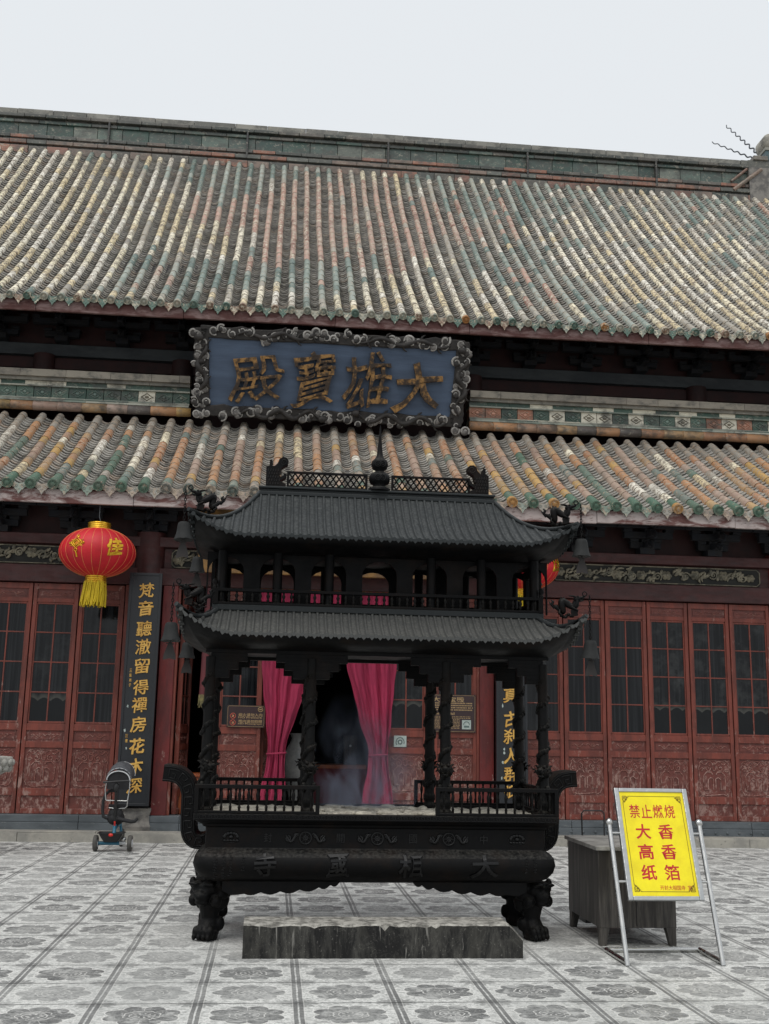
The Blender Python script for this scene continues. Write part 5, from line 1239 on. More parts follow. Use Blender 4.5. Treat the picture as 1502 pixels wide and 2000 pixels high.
# ================================================================== COUPLET BOARDS
def build_couplets():
    chars = '梵音聽澈留得禪房花木深'; cz = [3.665, 3.395, 3.085, 2.815, 2.53, 2.215, 1.955, 1.67, 1.355, 1.065, .79]
    for side in (0, 1):
        x0, x1 = ((-2.245, -1.765), (3.41, 3.89))[side]; y = 16.60; f = XZ(y); xc = (x0+x1)/2
        T = thing('couplet_board', (xc, y, .5), ('tall black couplet board with gold calligraphy left of the open doorway', 'black couplet board with gold calligraphy right of the doorway, half hidden by the burner')[side], 'couplet board', 'couplet boards flanking the doorway')
        m = MB(); m.box(x0, y, .5, x1, y+.05, 3.93); b = m.build('board', 'lacquer', T, bevel=.004)
        m = MB(); e = .035
        m.box(x0-.004, y-.014, .496, x0+e, y+.052, 3.934); m.box(x1-e, y-.014, .496, x1+.004, y+.052, 3.934); m.box(x0+e, y-.0138, 3.93-e, x1-e, y+.051, 3.9335); m.box(x0+e, y-.0138, .4965, x1-e, y+.051, .5+e)
        m.build('frame', 'lacquer', b, bevel=.004)
        seq = list(zip(chars, cz)) if side == 0 else list(zip('真古刹人群仰', [2.22, 1.86, 1.60, 1.31, 1.035, .76]))
        for i, (ch, z) in enumerate(seq):
            m = MB(); w_ = .225 if ch not in '人木古' else .21; put_text(m, ch, f, xc+.035*(1-2*side)*.6, z, w_, .225, 0, 0 if ch not in '人木古花音' else .012, .022, .013, .5 if ch not in '人木古大' else .9); m.build('letter', 'gold', b)
        m = MB()
        rg = random.Random(9+side)
        if side == 0:
            for i, ch in enumerate('三寶弟子'): put_text(m, ch, f, x0+.10, 2.46-.072*i, .036, .05, 0, .012, .004)
            for i, ch in enumerate('頂禮'): put_text(m, ch, f, x0+.10, 1.50-.07*i, .036, .05, 0, .012, .004)
            m.build('small_inscription', 'gold', b)
        m = MB()                                                     # scuffs where the lacquer is lost
        for k in range(6):
            u, v = rg.uniform(x0+.06, x0+.16), rg.uniform(.8, 2.2); m.prism([(u+rg.uniform(.006, .022)*cos(q), v+rg.uniform(.01, .04)*sin(q)) for q in [2*pi*j/7 for j in range(7)]], f, .0015)
        tag(m.build('scuff_marks', 'sticker', b), kind='stuff')
build_couplets()

# ================================================================== DOORWAY: GOLD BOARD, CURTAINS, SIGNS, INTERIOR
def build_doorway():
    T = thing('gilded_board', (.83, 16.45, 4.0), 'wide aged gold board over the doorway, mostly hidden behind the burner roof', 'board')
    m = MB(); m.box(-1.2, 16.42, 3.99, 2.86, 16.48, 4.98); m.build('board', 'gold_board', T)
    m = MB(); m.box(-1.24, 16.405, 3.95, -1.2, 16.485, 5.02); m.box(2.86, 16.405, 3.95, 2.90, 16.485, 5.02); m.box(-1.2, 16.4055, 4.98, 2.86, 16.4845, 5.019); m.box(-1.2, 16.4055, 3.951, 2.86, 16.4845, 3.99); m.build('frame', 'gold_board', T, bevel=.005)
    m = MB(); m.box(-.80, 16.41, 4.16, -.71, 16.4195, 4.23); m.build('paper_slip', 'sticker', T)
    # carved gilt square on the door head
    def cloth(name, label, xl, xr, zs, folds, amp, y, seed, cat, group=None):
        rg = random.Random(seed); rows = []; ph = [rg.uniform(0, 6) for _ in range(4)]
        nv, nu = 48, 72
        for i in range(nv+1):
            t = i/nv; z = zs[0]+(zs[-1]-zs[0])*t
            def ip(tab):
                for (za, xa), (zb, xb) in zip(tab, tab[1:]):
                    if za >= z >= zb: q = (za-z)/(za-zb); q = q*q*(3-2*q)*.5+q*.5; return xa+(xb-xa)*q
                return tab[-1][1]
            a, b = ip(xl), ip(xr); row = []
            for j in range(nu+1):
                u = j/nu; uu = u+.02*sin(z*2.3+u*9+ph[3]); d = amp*(.75*sin(2*pi*folds*uu+ph[0]+.5*sin(z*1.1+ph[1]))+.35*sin(2*pi*folds*2.3*uu+ph[2]+z*.7)); k = min(1, (b-a)/.35)
                row.append((a+(b-a)*u+.006*sin(z*14+j), y+d*(.35+.65*k)+.012*sin(z*5+u*4), z))
            rows.append(row)
        m = MB(); m.grid(rows); return m
    for k, (lab, xl, xr) in enumerate((('magenta curtain tied back at the left side of the doorway', [(3.52, -.24), (2.62, -.20), (1.30, -.06), (1.26, -.06), (.36, -.21)], [(3.52, .98), (2.62, .62), (2.2, .45), (1.34, .20), (1.26, .195), (.36, .24)]), ('magenta curtain tied back at the right side of the doorway', [(3.52, .88), (2.62, 1.105), (1.9, 1.29), (1.34, 1.47), (1.26, 1.475), (.36, 1.35)], [(3.52, 1.93), (2.62, 1.87), (1.9, 1.81), (1.30, 1.75), (1.26, 1.75), (.36, 1.88)]))):
        xc = (xl[3][1]+xr[-2][1])/2; T = thing('door_curtain', (xc, 16.72, .36), lab, 'curtain', 'curtains tied back in the doorway')
        m = cloth('c', lab, xl, xr, (3.52, .36), 3.2, .055, 16.74, 3+k, 'curtain'); m.build('cloth', 'magenta', T, solid=.006)
        m = MB(); w2 = .14; m.tube([(xc+w2*cos(q), 16.74+.065*sin(q), 1.28+.01*cos(q)) for q in [2*pi*i/20 for i in range(21)]], .016, 6, 0, True, None, 1.); m.build('tie_band', 'magenta', T)
    T = thing('curtain_valance', (.77, 16.7, 3.5), 'short magenta valance hanging across the top of the doorway', 'valance')
    m = MB(); rows = []
    for i in range(7): rows.append([(-.36+2.26*j/160, 16.70+.018*sin(j*.9+.3*sin(j*.13))+.004*i, 3.76-.26*i/6) for j in range(161)])
    m.grid(rows); m.build('cloth', 'magenta', T, solid=.005)
    m = MB(); m.tube([(-.45, 16.72, 3.755), (1.98, 16.72, 3.755)], .014, 8); m.build('rail', 'gold_board', T)
    # brown notice on the left leaf
    def board(name, x0, z0, x1, z1, y, label, cat):
        T = thing(name, ((x0+x1)/2, y, z0), label, cat); m = MB(); m.box(x0, y, z0, x1, y+.02, z1); b = m.build('panel', 'sign_brown', T)
        m = MB(); f = XZ(y); e = .03
        poly_tube(m, [(x0+e, z0+e*.4), (x1-e, z0+e*.4), (x1-e*.4, z0+e), (x1-e*.4, z1-e), (x1-e, z1-e*.4), (x0+e, z1-e*.4), (x0+e*.4, z1-e), (x0+e*.4, z0+e)], f, .0028, 0, .001, 4, True)
        m.build('border', 'sign_gold', b); return T, b, f
    T, b, f = board('notice_sign', -.70, 1.655, -.125, 1.985, 16.835, 'brown notice with two gold prohibition lines on the left door leaf beside the curtain', 'sign')
    m = MB(); put_text(m, '烟火请勿入内', f, -.345, 1.842, .36, .050, 0, .01, .003); put_text(m, 'NO Firework', f, -.345, 1.803, .36, .026, 0, .01, .003); put_text(m, '殿内请勿拍照', f, -.345, 1.745, .36, .050, 0, .01, .003); put_text(m, 'NO Photograph', f, -.345, 1.706, .36, .028, 0, .01, .003)
    m.build('lettering', 'sign_gold', b)
    for z in (1.825, 1.725):
        m = MB(); poly_tube(m, [(-.608+.040*cos(q), z+.040*sin(q)) for q in [2*pi*k/18 for k in range(18)]], f, .005, 0, .002, 4, True); poly_tube(m, [(-.63, z+.03), (-.585, z-.03)], f, .005, 0, .002, 4)
        m.build('prohibition_ring', 'sign_red', b); m = MB(); m.prism([(-.628, z-.012), (-.60, z-.018), (-.588, z), (-.60, z+.02), (-.615, z+.008)], f, .0025); m.build('pictogram', 'sign_gold', b)
    m = MB(); poly_tube(m, [(-.195+.036*cos(q), 1.925+.032*sin(q)) for q in [2*pi*k/18 for k in range(18)]], f, .007, 0, .002, 4, True); poly_tube(m, [(-.215, 1.925), (-.175, 1.925)], f, .010, 0, .002, 4); m.build('round_emblem', 'sign_gold', b)
    # brown information board on the right leaf
    T, b, f = board('information_sign', 2.34, 1.64, 3.13, 2.215, 16.835, 'brown information board with a gold title on the door leaf by the red post', 'sign')
    m = MB(); put_text(m, '大雄宝殿', f, 2.70, 2.14, .50, .080, 0, .012, .003); m.build('title', 'sign_gold', b)
    m = MB(); put_text(m, 'The Main Hall', f, 2.63, 1.925, .34, .038, 0, .012, .003); m.build('title', 'sign_gold', b)
    m = MB(); rg = random.Random(3)                                       # body text, too small to read
    for r in range(4):
        x = 2.42
        while x < 3.07: m.box(x, 16.8325, 2.075-.034*r, x+.017, 16.8352, 2.092-.034*r); x += .024+(rg.random() < .1)*.012
    for r in range(9):
        x = 2.42; xe = 2.88 if r > 1 else 3.05
        while x < xe: w_ = rg.uniform(.012, .05); m.box(x, 16.8325, 1.875-.022*r, min(x+w_, xe), 16.8352, 1.883-.022*r); x += w_+.010
    tag(m.build('small_text', 'sign_gold', b), kind='stuff')
    m = MB(); m.box(2.915, 16.828, 1.69, 3.055, 16.8345, 1.83); s = m.build('sticker', 'sticker', b); m = MB(); poly_tube(m, [(2.985+.045*cos(q), 1.76+.045*sin(q)) for q in [pi*k/12 for k in range(13)]], XZ(16.828), .006, 0, .0, 4); m.box(2.945, 16.8265, 1.715, 3.025, 16.829, 1.745); m.build('arch_print', 'sticker_dark', s)
    T = thing('paper_sticker', (1.955, 16.86, 1.40), 'small pale square sticker with a printed arch on the right door leaf', 'sticker')
    m = MB(); m.box(1.86, 16.858, 1.405, 2.055, 16.872, 1.575); s = m.build('paper', 'sticker', T); m = MB(); f = XZ(16.858)
    poly_tube(m, [(1.957+.062*cos(q), 1.475+.072*sin(q)) for q in [pi*k/14-.3 for k in range(19)]], f, .007, 0, .0, 4); poly_tube(m, [(1.957+.03*cos(q), 1.48+.03*sin(q)) for q in [2*pi*k/10 for k in range(10)]], f, .009, 0, 0, 4, True); m.build('arch_print', 'sticker_dark', s)
    # long hanging banner at the left of the doorway
    T = thing('hanging_banner', (-1.06, 16.72, 3.7), 'narrow old red streamer hanging left of the doorway with a frayed yellowish end', 'banner')
    m = MB(); m.tube([(-1.05, 16.72, 3.75), (-1.055, 16.72, 3.2), (-1.06, 16.72, 2.6), (-1.08, 16.72, 2.12)], [.055, .06, .058, .05], 9, 0, True, None, .7); m.build('cloth_tube', 'banner', T)
    m = MB(); rg = random.Random(5)
    for k in range(26): a = rg.uniform(0, 6.28); x, y = -1.08+.045*cos(a), 16.72+.03*sin(a); m.tube([(x, y, 2.13), (x+rg.uniform(-.01, .01), y, 2.03), (x+rg.uniform(-.02, .02), y, 1.93+rg.uniform(0, .05))], [.009, .008, .004], 4)
    m.build('fringe', 'banner_fringe', T)
    # things inside
    T = thing('wooden_counter', (-1.1, 17.15, .335), 'low orange wood panelled counter inside the left opening', 'counter')
    m = MB(); m.box(-1.42, 17.3, .335, -.80, 17.75, .90); m.build('body', 'orange_wood', T, bevel=.004); m = MB(); m.box(-1.45, 17.26, .90, -.77, 17.8, .945); m.build('top', 'orange_wood', T, bevel=.004)
    m = MB()
    for k in range(5): m.box(-1.41+.125*k, 17.285, .36, -1.40+.125*k+.10, 17.30, .87)
    m.build('board_front', 'orange_wood', T)
    T = thing('altar_table', (1.05, 19.2, .335), 'altar table under a red cloth in the dark middle of the doorway', 'altar')
    m = MB(); m.box(.35, 18.9, 1.0, 1.62, 19.6, 1.06); m.build('table_top', 'orange_wood', T); m = MB(); rows = []
    for i in range(5): rows.append([(.36+1.25*j/60, 18.885+.012*sin(j*.8)-.006*i, 1.0-.64*i/4) for j in range(61)])
    m.grid(rows); m.build('cloth', 'altar_cloth', T)
    T = thing('offering_box', (1.35, 19.2, 1.06), 'dark upright box with a pale dot standing on the altar', 'box'); m = MB(); m.box(1.24, 19.1, 1.06, 1.46, 19.3, 1.55); m.build('case', 'cabinet', T, bevel=.01); m = MB(); m.ell((1.35, 19.09, 1.38), (.02, .01, .02)); m.build('dot', 'white_trim', T)
    T = thing('pale_vase', (.42, 18.2, .335), 'tall pale vase half hidden behind a pillar in the dark doorway', 'vase'); m = MB(); m.lathe([(.11, .335), (.13, .36), (.10, .45), (.17, .75), (.24, 1.05), (.23, 1.25), (.13, 1.42), (.10, 1.5), (.14, 1.58)], 20, (.42, 18.2, 0)); m.build('body', 'vase', T)
build_doorway()

# ================================================================== LANTERNS
def build_lanterns():
    for idx, (x, y, zc, lab) in enumerate(((-2.66, 16.02, 4.13, 'round red lantern with gold character and knot hanging by the left couplet board'), (3.70, 16.02, 4.13, 'round red lantern with yellow tassels mostly hidden behind the burner on the right'))):
        T = thing('red_lantern', (x, y, zc), lab, 'lantern', 'red lanterns under the lower eave')
        RX, RZ = .548, .365; zt, zb = .35, -.35; rt_ = lambda z: RX*sqrt(max(.02, 1-(z/RZ)**2))
        def prof_r(z, a=0): return RX*(max(0, 1-abs(z/RZ)**2.15))**.5
        m = MB(); N, Kz = 96, 28; vs = []
        for i in range(Kz+1):
            q = -1.30+2.60*i/Kz; z = RZ*sin(q); r = RX*cos(q)
            for j in range(N): a = 2*pi*j/N; s = 1-.012*abs(sin(a*8))**.35*(0)+.010*abs(sin(a*12))**.6; vs.append((x+r*s*cos(a), y+r*s*sin(a), zc+z))
        m.add(vs, [(i*N+j, i*N+(j+1) % N, (i+1)*N+(j+1) % N, (i+1)*N+j) for i in range(Kz) for j in range(N)], 0, None, True); body = m.build('shade', 'lantern', T)
        m = MB()
        for j in range(24):
            a = 2*pi*j/24; P = []
            for i in range(19): q = -1.26+2.52*i/18; P.append((x+RX*1.002*cos(q)*cos(a), y+RX*1.002*cos(q)*sin(a), zc+RZ*sin(q)))
            m.tube(P, .0032, 4)
        m.build('seam', 'lantern_edge', body)
        def surf(a0, z0): 
            def f(u, v, o):
                zz = z0+v; r = RX*sqrt(max(.05, 1-(zz/RZ)**2))+.012+o; a = a0+u/(RX*.92); return Vector((x+r*sin(a), y-r*cos(a), zc+zz))
            return f
        rot = 0 if idx == 0 else .42
        if True:
            f = surf(.60 if idx == 0 else .95, .03); m = MB(); put_text(m, '佳', f, 0, 0, .24, .245, 0, .03, .004, 0, .8); m.build('character', 'foil', body)
            f = surf(-.42 if idx == 0 else .14, .06); m = MB(); 
            for k in range(-2, 3):
                poly_tube(m, [(k*.022-.052, k*.022*0+.052+k*.0-.0), (k*.022+.052, -.052)], f, .004, 0, .0, 4); poly_tube(m, [(k*.022-.052, -.052), (k*.022+.052, .052)], f, .004, 0, .0, 4)
            for s in (-1, 1):
                poly_tube(m, [(s*.09+.022*cos(q), .014*sin(q)) for q in [2*pi*i/10 for i in range(10)]], f, .007, 0, 0, 4, True)
            poly_tube(m, [(-.085, 0), (0, .08), (.085, 0), (0, -.08)], f, .009, 0, 0, 4, True); poly_tube(m, [(-.05, 0), (0, .048), (.05, 0), (0, -.048)], f, .010, 0, 0, 4, True)
            poly_tube(m, [(0, .08), (-.02, .10), (.0, .125), (.02, .10)], f, .008, 0, 0, 4, True); poly_tube(m, [(.022*cos(q), -.105+.022*sin(q)) for q in [2*pi*i/10 for i in range(10)]], f, .008, 0, 0, 4, True); poly_tube(m, [(0, -.125), (.004, -.15), (.004, -.20)], f, [.006, .013, .015], 0, 0, 5)
            m.build('knot_emblem', 'foil', body)
        for nm, z0, z1, r in (('top_collar', .335, .445, .165), ('bottom_collar', -.46, -.335, .155)):
            m = MB(); P = [(r*.97, z0)]; n = 4
            for k in range(n): za, zb_ = z0+(z1-z0)*k/n, z0+(z1-z0)*(k+1)/n; P += [(r, za+.004), (r, zb_-.006), (r*.965, zb_-.002)]
            m.lathe(P, 32, (x, y, zc)); m.build(nm, 'foil', T)
        m = MB(); rg = random.Random(12+idx)
        for k in range(150):
            a = 2*pi*k/150*1.0+rg.uniform(-.05, .05); r = .15*rg.uniform(.82, 1.04); L = rg.uniform(.30, .37); sw = rg.uniform(-.02, .02)-.025
            px, py = x+r*cos(a), y+r*sin(a); e = 1.12+rg.uniform(-.05, .1)
            m.tube([(px, py, zc-.43), (x+r*e*cos(a)*.97+sw*.3, y+r*e*sin(a)*.97, zc-.43-L*.5), (x+r*e*cos(a)+sw, y+r*e*sin(a), zc-.43-L)], [.010, .009, .008], 5)
        m.build('tassel_fringe', 'tassel', T)
        m = MB(); m.tube([(x, y, zc+.44), (x+.01, y, zc+.48), (x-.012, y, zc+.54), (x-.012, y, 4.99)], .006, 5); m.tube([(x+.02*cos(q), y, zc+.455+.02*sin(q)) for q in [2*pi*i/10 for i in range(11)]], .004, 4); m.build('cord', 'wire', T)
build_lanterns()

# ================================================================== STONE SLAB IN FRONT OF THE BURNER
def build_slab():
    T = thing('stone_slab', (.88, 8.55, 0), 'low sooty stone kneeling step with chipped edges lying before the burner', 'stone step'); rg = random.Random(31)
    x0, x1, y0, y1, zt = -.157, 1.908, 8.335, 8.66, .238
    n = 60; dp = {}
    def chip(x):
        d = .004+.006*abs(sin(x*31))*rg.random()
        for c, w_, h in ((.87, .03, .045), (.62, .10, .012), (1.18, .05, .016), (1.26, .012, .03), (.36, .05, .018), (.05, .12, .012), (1.05, .14, .010)):
            d += h*max(0, 1-abs(x-c)/w_)
        return d
    prev = None; loops = []
    for i in range(n+1):
        x = x0+(x1-x0)*i/n; c = chip(x); j = rg.uniform(-.003, .003); e = max(0, (x-(x1-.085))/.085); zz = zt-.10*e**.8 if e else zt
        dz = c if not e else .01
        loops.append([Vector((x, y0+j, 0)), Vector((x, y0+j, (zz-dz)*.5)), Vector((x, y0+j, zz-dz-.006)), Vector((x, y0+.012+dz*.9, zz-.002)), Vector((x, (y0+y1)/2, zz+rg.uniform(-.003, .003))), Vector((x, y1, zz)), Vector((x, y1, 0))])
    m = MB(); m.loft(loops); m.build('step_block', 'slab', T)
build_slab()

# ================================================================== YELLOW WARNING SIGN
def build_sign():
    T = thing('warning_sign', (2.97, 8.2, 0), 'bright yellow sign with red characters in a raked tubular steel stand', 'sign stand')
    k = .378; Q = lambda x, z, o=0: Vector((x, 8.065+k*z-o*.935, z+o*.35))
    XL, XR = 2.613, 3.330
    for x in (XL, XR):
        m = MB(); m.tube([Q(x, .0), Q(x, .955)], .0185, 14); m.build('post', 'steel', T); m = MB(); m.ell(Q(x, .972), (.030, .030, .030), 14, 10); m.build('ball_cap', 'steel', T)
    for a, b in (((XL, 8.075, .02), (2.608, 8.555, .02)), ((2.600, 8.557, .0199), (3.345, 8.557, .0199)), ((XR+.0, 8.075, .02), (3.345, 8.555, .02))):
        m = MB(); m.tube([a, b], .019, 12); m.build('foot_bar', 'steel', T)
    # panel corners on the raked plane, a little in front of the posts
    x0, x1, z0, z1 = 2.683, 3.270, .425, 1.222; o0 = .0; sh = 0
    f = lambda u, v, o: Q(u, v, o)
    pan = MB(); e = .034
    pan.prism([(x0+e, z0+e*.85), (x1-e, z0+e*.85), (x1-e, z1-e*.85), (x0+e, z1-e*.85)], lambda u, v, o: f(u, v, o-.010), .018)
    P = pan.build('sign_face', 'yellow', T)
    fr = MB()
    for a, b, c, d in ((x0, z0, x0+e+.004, z1), (x1-e-.004, z0, x1, z1)): fr.prism([(a, b), (c, b), (c, d), (a, d)], lambda u, v, o: f(u, v, o-.016), .034)
    for a, b, c, d in ((x0+e+.0045, z1-e*.87, x1-e-.0045, z1), (x0+e+.0045, z0, x1-e-.0045, z0+e*.87)): fr.prism([(a, b), (c, b), (c, d), (a, d)], lambda u, v, o: f(u, v, o-.0158), .0335)
    fr.build('frame', 'foilframe', T, bevel=.006)
    for x, xe in ((XL, x0), (XR, x1)):
        for z in (.555, .895): m = MB(); m.tube([Q(x, z), Q(xe, z)], .010, 8); m.build('clamp', 'steel', T)
    xc = (x0+x1)/2; fl = lambda u, v, o: f(u, v, .0081+o*.25)
    def letters(s, cx, cz, w_, h, off=.008):
        m = MB(); put_text(m, s, fl, cx, cz, w_, h, 0, off, .004); m.build('lettering', 'sign_letter', P)
    for ch, dx in zip('禁止燃烧', (-.140, -.047, .047, .140)): letters(ch, xc-.010+dx, 1.052, .082, .098)
    for a, b, z in (('大', '香', .905), ('高', '香', .762), ('纸', '箔', .617)): letters(a, xc-.105, z, .118, .108, .02); letters(b, xc+.075, z, .118, .108, .015)
    m = MB(); put_text(m, '开封大相国寺', fl, xc+.062, .512, .195, .033, 0, .0, .004); put_text(m, '宣', fl, xc+.196, .512, .030, .033, 0, .0, .004); m.build('lettering', 'sign_letter', P)
    m = MB(); a0, a1, b0, b1 = x0+.060, x1-.060, z0+.060, z1-.060; r = .0016
    for s0, p0, s1, p1 in (((a0+.055, b0), None, (a1-.055, b0), None), ((a0+.055, b1), None, (a1-.055, b1), None), ((a0, b0+.06), None, (a0, b1-.06), None), ((a1, b0+.06), None, (a1, b1-.06), None)): poly_tube(m, [s0, s1], fl, r, 0, .004, 4)
    for cx, sx in ((a0, 1), (a1, -1)):
        for cz, sz in ((b0, 1), (b1, -1)):
            for pts in ([(0, .06), (0, .045), (.012, .045), (.012, .03), (0, .03), (0, 0), (.03, 0), (.03, .012), (.045, .012), (.045, 0), (.055, 0)], [(.008, .022), (.008, .008), (.022, .008), (.022, .02), (.014, .02)], [(.0, .038), (.02, .038), (.02, .024), (.034, .024), (.034, .0)], [(.02, .03), (.028, .03), (.028, .018)]):
                poly_tube(m, [(cx+sx*u, cz+sz*v) for u, v in pts], fl, r*1.5, 0, .004, 4)
    m.build('meander_border', 'sign_line', P)
build_sign()

# ================================================================== DARK CABINET
def build_cabinet():
    T = thing('wooden_cabinet', (2.95, 9.25, 0), 'dark weathered wooden cabinet with a pale top, coloured as lit, behind the yellow sign', 'cabinet')
    x0, x1, y0, y1 = 2.632, 3.262, 8.80, 9.71
    m = MB(); m.box(x0, y0, .135, x1, y1, .725); m.build('body', 'cabinet', T, bevel=.004)
    m = MB(); m.box(x0-.025, y0-.025, .725, x1+.025, y1+.025, .757); m.build('top', 'cabinet_top', T, bevel=.005)
    for x in (x0, x1):
        for y in (y0, y1):
            sx, sy = (1 if x == x0 else -1), (1 if y == y0 else -1); m = MB()
            loops = [[Vector((x+sx*.004, y+sy*.004, z)), Vector((x+sx*w_, y+sy*.004, z)), Vector((x+sx*w_, y+sy*w_, z)), Vector((x+sx*.004, y+sy*w_, z))] for z, w_ in ((0, .055), (.05, .065), (.10, .075), (.1349, .085))]
            m.loft(loops); m.build('leg', 'cabinet', T)
    m = MB(); m.box(x0+.30, y0-.006, .15, x0+.306, y0, .72); m.build('door_gap', 'black_void', T)
    T = thing('folded_trolley', (2.95, 9.95, 0), 'thin dark metal handle frame showing behind the cabinet', 'trolley')
    m = MB(); m.tube([(2.84, 9.95, .02), (2.83, 9.95, .93), (2.85, 9.95, .955), (3.02, 9.95, .955), (3.04, 9.95, .93), (3.03, 9.95, .02)], .007, 6); m.build('handle', 'black_plastic', T)
    m = MB(); m.box(2.82, 9.85, .0, 3.05, 10.1, .03); m.build('base', 'black_plastic', T)
build_cabinet()

# ================================================================== CHILD TRICYCLE
def build_trike():
    ox, oy = -2.064, 15.28
    T = thing('push_tricycle', (ox, oy, 0), 'child push tricycle with grey canopy and teal frame seen from behind', 'tricycle')
    Y = lambda d: oy+d; X = lambda d: ox+d
    for s in (-1, 1):
        m = MB(); m.lathe([(.05, -.026), (.085, -.03), (.10, -.024), (.106, 0), (.10, .024), (.085, .03), (.05, .026)], 28, (0, 0, 0), 0, None, True, Matrix.Translation((X(s*.225), Y(0), .106)) @ Matrix.Rotation(pi/2, 4, 'Y')); wh = m.build('wheel', 'rubber', T)
        m = MB(); m.lathe([(0, -.034), (.05, -.034), (.055, -.02), (.055, .02), (.05, .034), (0, .034)], 16, (0, 0, 0), 0, None, True, Matrix.Translation((X(s*.225), Y(0), .106)) @ Matrix.Rotation(pi/2, 4, 'Y')); m.build('rim', 'white_trim', wh)
    m = MB(); m.lathe([(.06, -.024), (.11, -.026), (.125, 0), (.11, .026), (.06, .024)], 24, (0, 0, 0), 0, None, True, Matrix.Translation((X(.03), Y(.62), .125)) @ Matrix.Rotation(pi/2, 4, 'Y')); m.build('wheel', 'rubber', T)
    m = MB(); m.tube([(X(-.19), Y(0), .105), (X(.09), Y(0), .105)], .024, 12); ax = m.build('axle', 'teal', T); m = MB(); m.tube([(X(.085), Y(0), .108), (X(.165), Y(0), .108)], .0235, 12); m.build('axle_label', 'white_trim', ax)
    m = MB(); m.tube([(X(0), Y(.0), .12), (X(0), Y(.06), .25), (X(0), Y(.12), .38)], .024, 10); m.tube([(X(0), Y(.10), .28), (X(.03), Y(.40), .34), (X(.03), Y(.60), .14)], .02, 8); m.tube([(X(.05), Y(.16), .20), (X(.075), Y(.18), .26), (X(.06), Y(.2), .31)], .014, 8); m.build('frame', 'teal', T)
    # basket
    m = MB(); lp = lambda hx, hy, z, y: [Vector((X(-.02+a*hx), Y(y+b*hy), z)) for a, b in ((-1, -1), (-.9, -1.06), (.9, -1.06), (1, -1), (1, 1), (-1, 1))]
    m.loft([lp(.085, .06, .125, -.03), lp(.12, .075, .175, -.03), lp(.155, .09, .235, -.03), lp(.175, .105, .238, -.03), lp(.175, .105, .250, -.03), lp(.15, .085, .246, -.03), lp(.11, .07, .16, -.03)]); bk = m.build('basket', 'black_plastic', T)
    m = MB(); m.ell((X(-.015), Y(-.137), .222), (.032, .014, .022), 12, 8); m.build('reflector', 'reflector', bk)
    # seat
    m = MB(); m.ell((X(-.005), Y(.16), .42), (.12, .13, .10), 16, 10); m.ell((X(0), Y(.10), .48), (.10, .06, .08), 14, 8); m.box(X(-.10), Y(.08), .54, X(.11), Y(.12), .60); m.build('seat', 'black_cloth', T)
    m = MB(); m.tube([(X(.0), Y(.06), .36), (X(.0), Y(.02), .60), (X(.005), Y(-.06), .90)], [.020, .020, .018], 10); m.ell((X(.004), Y(-.055), .83), (.042, .026, .06), 10, 8)
    m.tube([(X(-.165), Y(-.10), .895), (X(-.08), Y(-.10), .90), (X(.005), Y(-.08), .908), (X(.17), Y(-.06), .918)], .015, 10); m.build('push_handle', 'black_plastic', T)
    # canopy: bright wire frame, mesh back and folding hood
    m = MB(); yb = .02
    m.tube([(X(-.135), Y(yb), .91), (X(-.15), Y(yb), .80), (X(-.135), Y(yb), .665), (X(-.12), Y(yb), .655), (X(.14), Y(yb), .65), (X(.155), Y(yb), .66), (X(.17), Y(yb), .80), (X(.17), Y(yb), .95)], .0085, 8)
    m.tube([(X(.155), Y(yb), .655), (X(.15), Y(yb+.02), .58), (X(.12), Y(yb+.03), .555), (X(.04), Y(yb+.05), .545)], .008, 8); m.tube([(X(-.03), Y(yb+.05), .55), (X(-.09), Y(yb+.05), .555)], .008, 8); m.build('canopy_frame', 'steel', T)
    m = MB(); rows = []
    for a in range(9):
        q = pi*a/8; hw_ = .165; rows.append([(X(.015+cos(q)*hw_*(1-.0)), Y(.03+.10*k), .93+sin(q)*(.14+.045*k-.010*k*k)+.015*k) for k in range(5)])
    m.grid(rows); hood = m.build('hood', 'grey_cloth', T, solid=.006)
    for k, (yy, zz, w_, hh) in enumerate(((.015, .925, .152, .115), (.05, .93, .160, .145), (.43, .965, .168, .185))):
        m = MB(); m.tube([(X(.015+cos(q)*w_), Y(yy), zz+sin(q)*hh) for q in [pi*i/18 for i in range(19)]], .0085, 6); m.build('piping', 'white_trim', hood)
    m = MB(); m.prism([(cos(q)*.148+.015, .925+sin(q)*.108) for q in [pi*i/12 for i in range(13)]]+[(-.13, .80), (.16, .80)], lambda u, v, o: Vector((X(u), Y(.03+o), v)), .006); m.build('back_panel', 'black_cloth', hood)
    # padded bars
    m = MB(); m.tube([(X(-.03), Y(.10), .78), (X(-.10), Y(.08), .775), (X(-.15), Y(.08), .73), (X(-.175), Y(.08), .64), (X(-.175), Y(.08), .52), (X(-.16), Y(.08), .44), (X(-.115), Y(.08), .42), (X(-.06), Y(.10), .425)], .022, 10); m.build('guard_bar', 'black_cloth', T)
    m = MB(); m.tube([(X(.01), Y(.08), .42), (X(.10), Y(.03), .405), (X(.22), Y(-.0), .385), (X(.27), Y(.0), .390), (X(.305), Y(.02), .425)], [.024, .026, .026, .024, .018], 10); m.build('guard_bar', 'black_cloth', T)
    m = MB(); m.tube([(X(.005), Y(.03), .33), (X(.005), Y(.015), .38)], .012, 8); m.build('latch', 'reflector', T)
    m = MB(); m.tube([(X(.11), Y(.0), .15), (X(.17), Y(.0), .17)], .02, 8); m.ell((X(.14), Y(-.02), .155), (.03, .02, .03), 8, 6); m.build('brake', 'steel', T)
build_trike()

